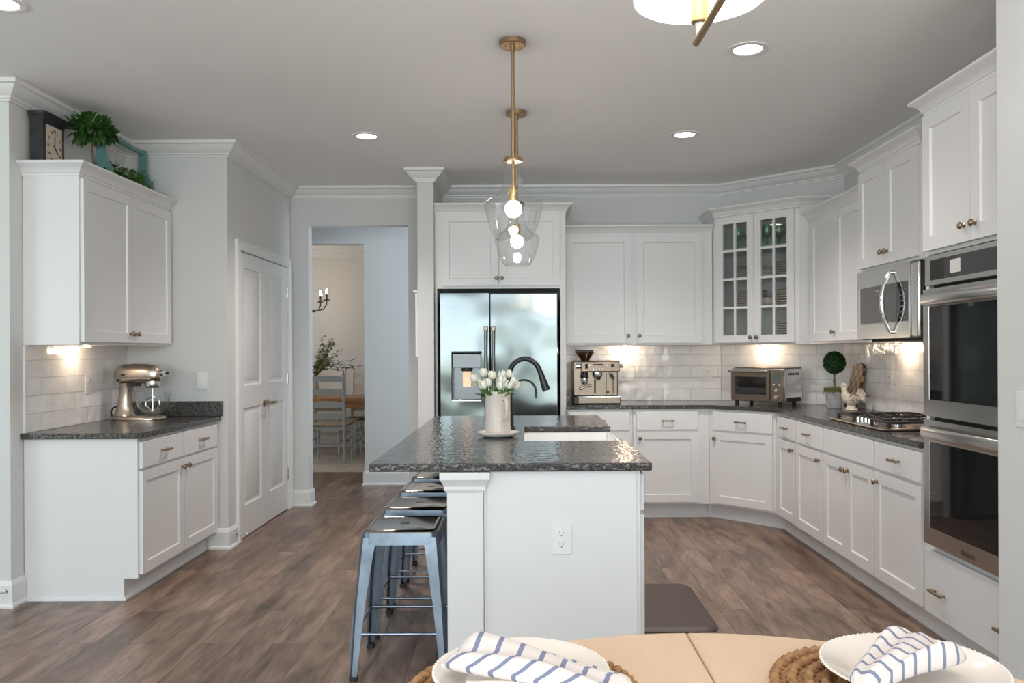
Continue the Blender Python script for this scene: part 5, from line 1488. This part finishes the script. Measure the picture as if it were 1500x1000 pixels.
def napkin(lab, p0, p1, w0, w1, h0, h1, bow, ph, stripe_shift=0.0, z=0.806, rnd=0.10):
    """soft folded cloth: a flattened, rippled sleeve from p0 to p1 with UV x along its length"""
    A, B = Vector((p0[0], p0[1], z)), Vector((p1[0], p1[1], z))
    d = (B - A); L = d.length; d.normalize(); s_ = Vector((-d.y, d.x, 0)); up = Vector((0, 0, 1))
    n_u, n_v = 40, 40
    vs = []; uv = []
    for i in range(n_u + 1):
        u = i / n_u
        e = max(0.0, 1 - ((u - 1 + rnd) / rnd) ** 2.2) ** 0.5 if u > 1 - rnd else 1.0
        e0 = (1 - max(0, (0.12 - u) / 0.12) ** 2.2) ** 0.5 if u < 0.12 else 1.0
        e = max(0.05, e * e0)
        wv = (w0 + (w1 - w0) * u) * (1 + 0.06 * math.sin(7 * u + ph)) * (0.35 + 0.65 * e)
        hv = (h0 + (h1 - h0) * u) * e
        c = A + d * (L * u) + s_ * (bow * math.sin(PI * u))
        for j in range(n_v):
            a = 2 * PI * j / n_v
            x_ = math.cos(a); y_ = math.sin(a)
            xx = math.copysign(abs(x_) ** 0.75, x_) * wv
            rip = 0.20 * math.sin(3 * x_ + 4 * u + ph) + 0.16 * math.sin(8 * x_ - 3 * u + 2 * ph)
            yy = (math.copysign(abs(y_) ** 0.8, y_) * 0.5 + 0.5 + (rip if y_ > 0 else 0) * y_) * hv
            vs.append(tuple(c + s_ * xx + up * yy))
            uv.append((u + stripe_shift + 0.05 * x_ * x_ + 0.02 * math.sin(5 * x_ + ph), j / n_v))
    fs = []
    for i in range(n_u):
        for j in range(n_v):
            fs.append((i * n_v + j, i * n_v + (j + 1) % n_v, (i + 1) * n_v + (j + 1) % n_v, (i + 1) * n_v + j))
    fs.append(tuple(range(n_v))[::-1]); fs.append(tuple(range(n_u * n_v, (n_u + 1) * n_v)))
    me = bpy.data.meshes.new('napkin'); me.from_pydata(vs, [], fs)
    ul = me.uv_layers.new(name='UVMap')
    for lp in me.loops:
        ul.data[lp.index].uv = uv[lp.vertex_index]
    me.materials.append(M['napkin'])
    me.polygons.foreach_set('use_smooth', [True] * len(me.polygons))
    bm = bmesh.new(); bm.from_mesh(me); bmesh.ops.recalc_face_normals(bm, faces=bm.faces); bm.to_mesh(me); bm.free()
    o = bpy.data.objects.new('napkin', me); COL.objects.link(o)
    tag(o, lab, 'napkin', 'striped napkins')
    return o


napkin('blue striped white cloth napkin on the bottom centre plate', (-0.115, 1.385), (0.150, 1.225), 0.062, 0.050, 0.040, 0.022, 0.012, 0.4)
napkin('blue striped white cloth napkin on the bottom right plate', (0.515, 1.262), (0.708, 1.400), 0.024, 0.074, 0.018, 0.060, 0.008, 1.7, 0.05, rnd=0.42)

# ------------------------------------------------------------------ things on top of the left wall cabinet (box top z = 2.2925)
TOPZ = 2.2925
t = thing('mantel_clock', 'distressed black mantel clock with a cream dial on top of the left cabinet', 'clock', (-2.605, 4.425, TOPZ), PI / 2)
# local x into the picture, -y to the room
MB().box(0.015, 0.225, 0, 0.070, 0.0, 0.315).box(0.0, 0.240, -0.012, 0.072, 0.0, 0.030).build('case', 'clock', t, 0, bevel=0.003)
MB().sweep([(-0.001, 0.312), (0.004, 0.312), (0.008, 0.322), (0.020, 0.338), (0.022, 0.350), (-0.03, 0.350)], [(0.015, 0.072), (0.015, 0), (0.225, 0), (0.225, 0.072)]).box(0.02, 0.22, 0.004, 0.07, 0.316, 0.350).build('cornice', 'clock', t, 0)
dl_ = MB().box(0.045, 0.195, -0.0035, -0.0005, 0.065, 0.290).build('dial', 'dial', t)
cx_, cz_, f = 0.120, 0.178, MB()
ROM = ['XII', 'I', 'II', 'III', 'IIII', 'V', 'VI', 'VII', 'VIII', 'IX', 'X', 'XI']
for i, nme in enumerate(ROM):
    a = PI / 2 - i * PI / 6
    px, pz = cx_ + 0.058 * math.cos(a), cz_ + 0.086 * math.sin(a)
    cd = bpy.data.curves.new('numeral', 'FONT'); cd.body = nme; cd.size = 0.024; cd.align_x = 'CENTER'; cd.align_y = 'CENTER'; cd.extrude = 0.0003
    tmp = bpy.data.objects.new('numeral', cd); COL.objects.link(tmp)
    me = bpy.data.meshes.new_from_object(tmp)
    bpy.data.objects.remove(tmp)
    me.materials.clear(); me.materials.append(M['ink'])
    o = bpy.data.objects.new('numeral', me); COL.objects.link(o); o.parent = dl_
    o.location = (px, -0.0042, pz); o.rotation_euler = (PI / 2, 0, 0)
def hand(a, L, w_):
    d = Vector((math.cos(a), 0, math.sin(a))); s_ = Vector((-d.z, 0, d.x))
    c = Vector((cx_, -0.0052, cz_)); e = Vector((0, -0.001, 0))
    P = [c - d * 0.012 + s_ * w_ * .5, c - d * 0.012 - s_ * w_ * .5, c + d * L * .7 - s_ * w_, c + d * L, c + d * L * .7 + s_ * w_]
    return MB().loft([[tuple(p) for p in P], [tuple(p + e) for p in P]])
hand(PI / 2 - 0.05, 0.075, 0.004).build('minute_hand', 'ink', dl_)
hand(-PI / 4, 0.050, 0.005).build('hour_hand', 'ink', dl_)

t = thing('wooden_tote', 'teal wooden garden tote with a handle on top of the left cabinet', 'tote', (-2.475, 4.955, TOPZ), PI / 2)
TL, TWd = 0.555, 0.150
mb = MB().box(0, TL, 0, 0.012, 0, 0.085).box(0, TL, TWd - 0.012, TWd, 0, 0.085).box(0, TL, 0.012, TWd - 0.012, 0, 0.010)
mb.build('box', 'sage', t, 0, bevel=0.002)
for xx in (0.0, TL - 0.016):
    prof = [(0.0, 0.0), (0.0, 0.13), (0.012, 0.17), (0.030, 0.20), (0.045, 0.25), (0.046, 0.37), (0.056, 0.39), (TWd - 0.056, 0.39), (TWd - 0.046, 0.37), (TWd - 0.045, 0.25), (TWd - 0.030, 0.20), (TWd - 0.012, 0.17), (TWd, 0.13), (TWd, 0.0)]
    MB().loft([[(q, a, b) for a, b in prof] for q in (xx - 0.012, xx + 0.004)]).build('end_board', 'teal', t, 0, bevel=0.002)
MB().cyl((0.004, TWd / 2, 0.372), (TL - 0.028, TWd / 2, 0.372), 0.015, n=16).build('handle', 'teal', t)

def bush(name, lab, loc, spread, h, n, L, W_, mat, cat='plant'):
    t = thing(name, lab, cat, loc, 0)
    st_ = MB(); lf = MB()
    for i in range(n):
        x = random.uniform(-spread[0], spread[0]); y = random.uniform(-spread[1], spread[1])
        b0 = Vector((x * 0.6, y * 0.6, 0)); hh = h * random.uniform(0.55, 1.0)
        tp = Vector((x * 1.1, y * 1.15, hh))
        st_.tube([b0, b0.lerp(tp, 0.5) + Vector((0, 0, 0.01)), tp], 0.0015, 5)
        for k in range(7):
            s_ = 0.35 + 0.65 * k / 6
            p = b0.lerp(tp, s_); d = rdir(-0.2, 0.8)
            leaf(lf, p, d, L * random.uniform(0.7, 1.1), W_)
    st_.build('stems', 'green', t, 40, recalc=False); lf.build('leaves', mat, t, 0, recalc=False)
    return t
bush('trailing_greenery', 'bushy green plant in the near half of the teal tote', (-2.54, 5.09, TOPZ + 0.0105), (0.060, 0.13), 0.20, 60, 0.040, 0.020, 'leaf')
bush('fern_plant', 'lighter green ferny plant in the far half of the teal tote', (-2.54, 5.355, TOPZ + 0.0105), (0.060, 0.11), 0.215, 64, 0.034, 0.016, 'leaf2')

t = thing('leafy_topiary', 'leafy green topiary on a thin stem beside the clock on the cabinet', 'plant', (-2.50, 4.755, TOPZ), 0)
MB().lathe([(0.001, 0), (0.040, 0), (0.046, 0.055), (0.042, 0.055), (0.038, 0.045), (0.001, 0.045)], (0, 0, 0), 24).build('pot', 'sage', t)
MB().tube([(0, 0, 0.045), (0.004, 0, 0.12), (-0.003, 0, 0.22), (0, 0, 0.33)], 0.0045, 8).build('stem', 'bark', t)
lf = MB()
for i in range(52):
    d = rdir(-0.75, 0.9); c = Vector((0, 0, 0.335))
    e = c + Vector((d.x * 0.108, d.y * 0.100, d.z * 0.075 - 0.01))
    lf.tube([tuple(c), tuple(e)], 0.0012, 4)
    for k in range(6):
        dd = (d + rdir() * 0.9); leaf(lf, c.lerp(e, random.uniform(0.5, 1.05)), dd, random.uniform(0.045, 0.072), 0.034)
for k in range(60):
    d = rdir(-0.1, 0.5); leaf(lf, (random.uniform(-.03, .03), random.uniform(-.03, .03), 0.055), d, 0.045, 0.016)
lf.build('leaves', 'leaf', t, 0, recalc=False)

# ------------------------------------------------------------------ contents of the glass corner cabinet
def goblet():
    t = thing('goblet', 'x', 'glass', (0, 0, 0), 0, 'green goblets on the top shelf')
    MB().lathe([(0.001, 0.0), (0.034, 0.0), (0.034, 0.003), (0.008, 0.008), (0.006, 0.020), (0.010, 0.026), (0.0055, 0.034), (0.0055, 0.058), (0.012, 0.066), (0.030, 0.085), (0.039, 0.110), (0.041, 0.140), (0.038, 0.168), (0.0365, 0.168), (0.039, 0.140), (0.037, 0.112), (0.028, 0.088), (0.008, 0.072), (0.001, 0.070)], (0, 0, 0), 28).build('bowl_and_foot', 'ggreen', t, 60)
    return t
gb = goblet()
gspots = [(0.175, 0.075), (0.262, 0.075), (0.330, 0.14), (0.245, 0.18), (0.425, 0.08), (0.515, 0.10), (0.60, 0.09), (0.470, 0.20), (0.560, 0.21)]
for i, (lx, ly) in enumerate(gspots):
    o = gb if i == 0 else copy_tree(gb)
    o.location = cw(lx, ly, 2.1415)
    o['label'] = 'green glass goblet on the top shelf behind the left cabinet door' if lx < 0.364 else 'green glass goblet on the top shelf behind the right cabinet door'
    o['group'] = 'goblets behind the left door' if lx < 0.364 else 'goblets behind the right door'


def cplate(r):
    t = bpy.data.objects.new('stacked_plate', MB().lathe([(0.001, 0.0), (r * 0.6, 0.0), (r * 0.72, 0.004), (r, 0.014), (r, 0.0175), (r * 0.97, 0.0175), (r * 0.7, 0.008), (0.001, 0.006)], (0, 0, 0), 36).build('tmp', 'plate').data)
    bpy.data.objects.remove(bpy.data.objects['tmp'])
    COL.objects.link(t)
    return t
big = cplate(0.125); med = cplate(0.088)
used = set()
stacks = [((0.235, 0.165, 1.9095), 5, big, 'behind the left door on the second shelf'), ((0.240, 0.165, 1.6775), 7, big, 'behind the left door on the third shelf'),
          ((0.575, 0.165, 1.9095), 6, big, 'behind the right door on the second shelf'), ((0.575, 0.165, 1.6775), 7, big, 'behind the right door on the third shelf'),
          ((0.590, 0.160, 1.3955), 8, big, 'at the bottom behind the right door'), ((0.425, 0.09, 1.9095), 4, med, 'of small plates behind the right door on the second shelf')]
for (lx, ly, z), n_, src, lab in stacks:
    for k in range(n_):
        if src.name in used:
            o = src.copy(); COL.objects.link(o)
        else:
            o = src; used.add(src.name)
        o.location = cw(lx, ly, z + 0.0005 + k * 0.0185)
        if src is med: o.location.z = z + 0.0005 + k * 0.0155
        tag(o, 'stoneware plate in the stack ' + lab if src is big else 'small stoneware plate in the stack behind the right door on the second shelf', 'plate', 'plates stacked ' + lab)
b0 = thing('serving_bowl', 'dull cream serving bowl on the third shelf behind the right door', 'bowl', cw(0.425, 0.10, 1.6775), 0)
MB().lathe([(0.001, 0), (0.035, 0), (0.060, 0.025), (0.075, 0.060), (0.072, 0.060), (0.057, 0.028), (0.001, 0.006)], (0, 0, 0), 32).build('dish', 'plate', b0, 60)

# ------------------------------------------------------------------ dining room through the opening
tag(MB().box(-4.2, -0.8, 9.02, 11.2, 0.0005, 0.010).build('area_rug', 'rug', None, bevel=0.003), 'beige area rug under the dining table in the far room', 'rug')


def ladder_chair(mat):
    """ladder-back chair: back posts at y=0 facing -y side, seat towards +y"""
    t = thing('ladder_back_chair', 'x', 'chair', (0, 0, 0), 0)
    for sx_ in (-0.195, 0.195):
        MB().tube([(sx_, 0.0, 0.0105), (sx_, 0.0, 0.45), (sx_, -0.015, 0.75), (sx_, -0.045, 1.06), (sx_, -0.048, 1.10)], [0.018, 0.020, 0.019, 0.017, 0.008], 12).ball((sx_, -0.049, 1.105), 0.014, n=10, m=6).build('back_post', mat, t, 60)
    for z, yb in ((0.56, -0.004), (0.70, -0.012), (0.85, -0.026), (1.00, -0.040)):
        rings = []
        for i in range(9):
            u = i / 8 * 2 - 1; x = u * 0.190; cy = yb - 0.022 * (1 - u * u); top = 0.038 + 0.014 * (1 - u * u)
            rings.append([(x, cy - 0.007, z - 0.026), (x, cy + 0.007, z - 0.026), (x, cy + 0.007, z + top), (x, cy - 0.007, z + top)])
        MB().loft(rings).build('back_slat', mat, t, 40)
    MB().prism([(-0.195, 0.0), (0.195, 0.0), (0.225, 0.40), (-0.225, 0.40)], 0.445, 0.470).build('seat', 'rush' if mat == 'chair' else 'chairc', t, 30, bevel=0.008)
    MB().box(-0.19, 0.19, -0.008, 0.008, 0.405, 0.443).build('seat_rail', mat, t)
    for sx_ in (-0.205, 0.205):
        MB().tube([(sx_, 0.375, 0.0105), (sx_, 0.375, 0.30), (sx_, 0.375, 0.444)], [0.014, 0.021, 0.019], 12).build('front_leg', mat, t)
        for z in (0.16, 0.28):
            MB().cyl((sx_, 0.01, z), (sx_, 0.37, z), 0.009, n=10).build('side_rung', mat, t)
    for y_, z in ((0, 0.22), (0.375, 0.20), (0.375, 0.33)):
        MB().cyl((-0.2, y_, z), (0.2, y_, z), 0.010, n=10).build('rung', mat, t)
    return t


DK = 9.67
c = ladder_chair('chair'); c.location = (-2.325, DK, 0); c['label'] = 'blue-grey ladder-back chair with its back to the camera in the dining room'
c2 = copy_tree(c); c2.location = (-1.75, 10.45, 0); c2.rotation_euler.z = PI / 2; c2['label'] = 'blue-grey ladder-back chair tucked under the right end of the dining table'
c3 = ladder_chair('chairc'); c3.location = (-2.62, 11.02, 0); c3.rotation_euler.z = PI; c3['label'] = 'cream ladder-back chair on the far side of the dining table, left one'
c4 = copy_tree(c3); c4.location = (-2.12, 11.02, 0); c4.rotation_euler.z = PI; c4['label'] = 'cream ladder-back chair on the far side of the dining table, right one'
for o in (c, c2, c3, c4): o['group'] = 'dining room chairs'
t = thing('farmhouse_table', 'honey oak dining table in the far room', 'table', (-2.75, 10.55, 0.0105), 0)
MB().box(-1.1, 0.95, -0.42, 0.40, 0.705, 0.748).build('tabletop', 'oak', t, bevel=0.006)
MB().box(-0.95, 0.88, -0.36, 0.34, 0.62, 0.704).build('apron', 'oak', t, 0)
for sx_ in (-0.85, 0.83):
    for sy_ in (-0.335, 0.315):
        MB().lathe([(0.001, 0), (0.035, 0), (0.048, 0.06), (0.032, 0.14), (0.055, 0.35), (0.040, 0.50), (0.052, 0.55), (0.052, 0.6195), (0.001, 0.6195)], (sx_, sy_, 0), 16).build('leg', 'oak', t)
t = thing('branch_vase', 'vase of leafy green branches on the dining room table', 'vase', (-2.72, 10.55, 0.759), 0)
MB().lathe([(0.001, 0), (0.05, 0), (0.075, 0.08), (0.07, 0.16), (0.035, 0.22), (0.040, 0.25), (0.034, 0.25), (0.030, 0.22), (0.001, 0.20)], (0, 0, 0), 24).build('vase_body', 'cream', t)
br_, lf = MB(), MB()
for i in range(34):
    a = random.uniform(-0.9, 0.9) + (0 if random.random() < .75 else PI); el = random.uniform(0.25, 1.3); L = random.uniform(0.40, 0.72)
    d = Vector((math.cos(a) * math.cos(el), math.sin(a) * math.cos(el), math.sin(el)))
    p0 = Vector((0, 0, 0.2)); p1 = p0 + Vector((d.x * .3, d.y * .3, 0.35)) * L; p2 = p0 + d * L + Vector((0, 0, -0.06))
    br_.tube([p0, p1, p2], 0.002, 5)
    for k in range(16):
        s_ = 0.35 + 0.65 * k / 15
        q = p0.lerp(p1, s_ * 2) if s_ < 0.5 else p1.lerp(p2, s_ * 2 - 1)
        leaf(lf, q, rdir(-0.6, 0.6), random.uniform(0.05, 0.075), 0.032)
br_.build('branches', 'bark', t, 40, recalc=False); lf.build('leaves', 'olive', t, 0, recalc=False)

t = thing('candle_chandelier', 'dark bronze candle chandelier in the dining room', 'chandelier', (-2.82, 10.3, 0.11), 0)
CEIL = 2.64
MB().cyl((0, 0, 1.80), (0, 0, CEIL - 0.01), 0.008).lathe([(0.001, 1.74), (0.02, 1.76), (0.035, 1.82), (0.018, 1.90), (0.001, 1.92)], (0, 0, 0), 20).lathe([(0.001, CEIL - 0.03), (0.05, CEIL - 0.02), (0.055, CEIL - 0.001), (0.001, CEIL - 0.001)], (0, 0, 0), 20).build('stem', 'bronze', t)
for k, a in enumerate([math.radians(q) for q in (-12, 60, 132, 204, 276)]):
    cc, ss = math.cos(a), math.sin(a)
    R_ = 0.365
    P = [(0.02, 1.80), (0.12, 1.745), (0.24, 1.735), (0.325, 1.755), (R_, 1.82), (R_, 1.86)]
    MB().tube([(r * cc, r * ss, z) for r, z in P], 0.0075, 8).build('arm', 'bronze', t, 60)
    MB().lathe([(0.001, 1.858), (0.030, 1.862), (0.048, 1.874), (0.030, 1.868), (0.001, 1.868)], (R_ * cc, R_ * ss, 0), 20).cyl((R_ * cc, R_ * ss, 1.868), (R_ * cc, R_ * ss, 1.945), 0.011).build('candle_cup', 'bronze', t, 40)
    MB().lathe([(0.001, 1.946), (0.010, 1.948), (0.015, 1.965), (0.010, 1.99), (0.001, 2.015)], (R_ * cc, R_ * ss, 0), 14).build('candle_bulb', 'flame', t, 80)
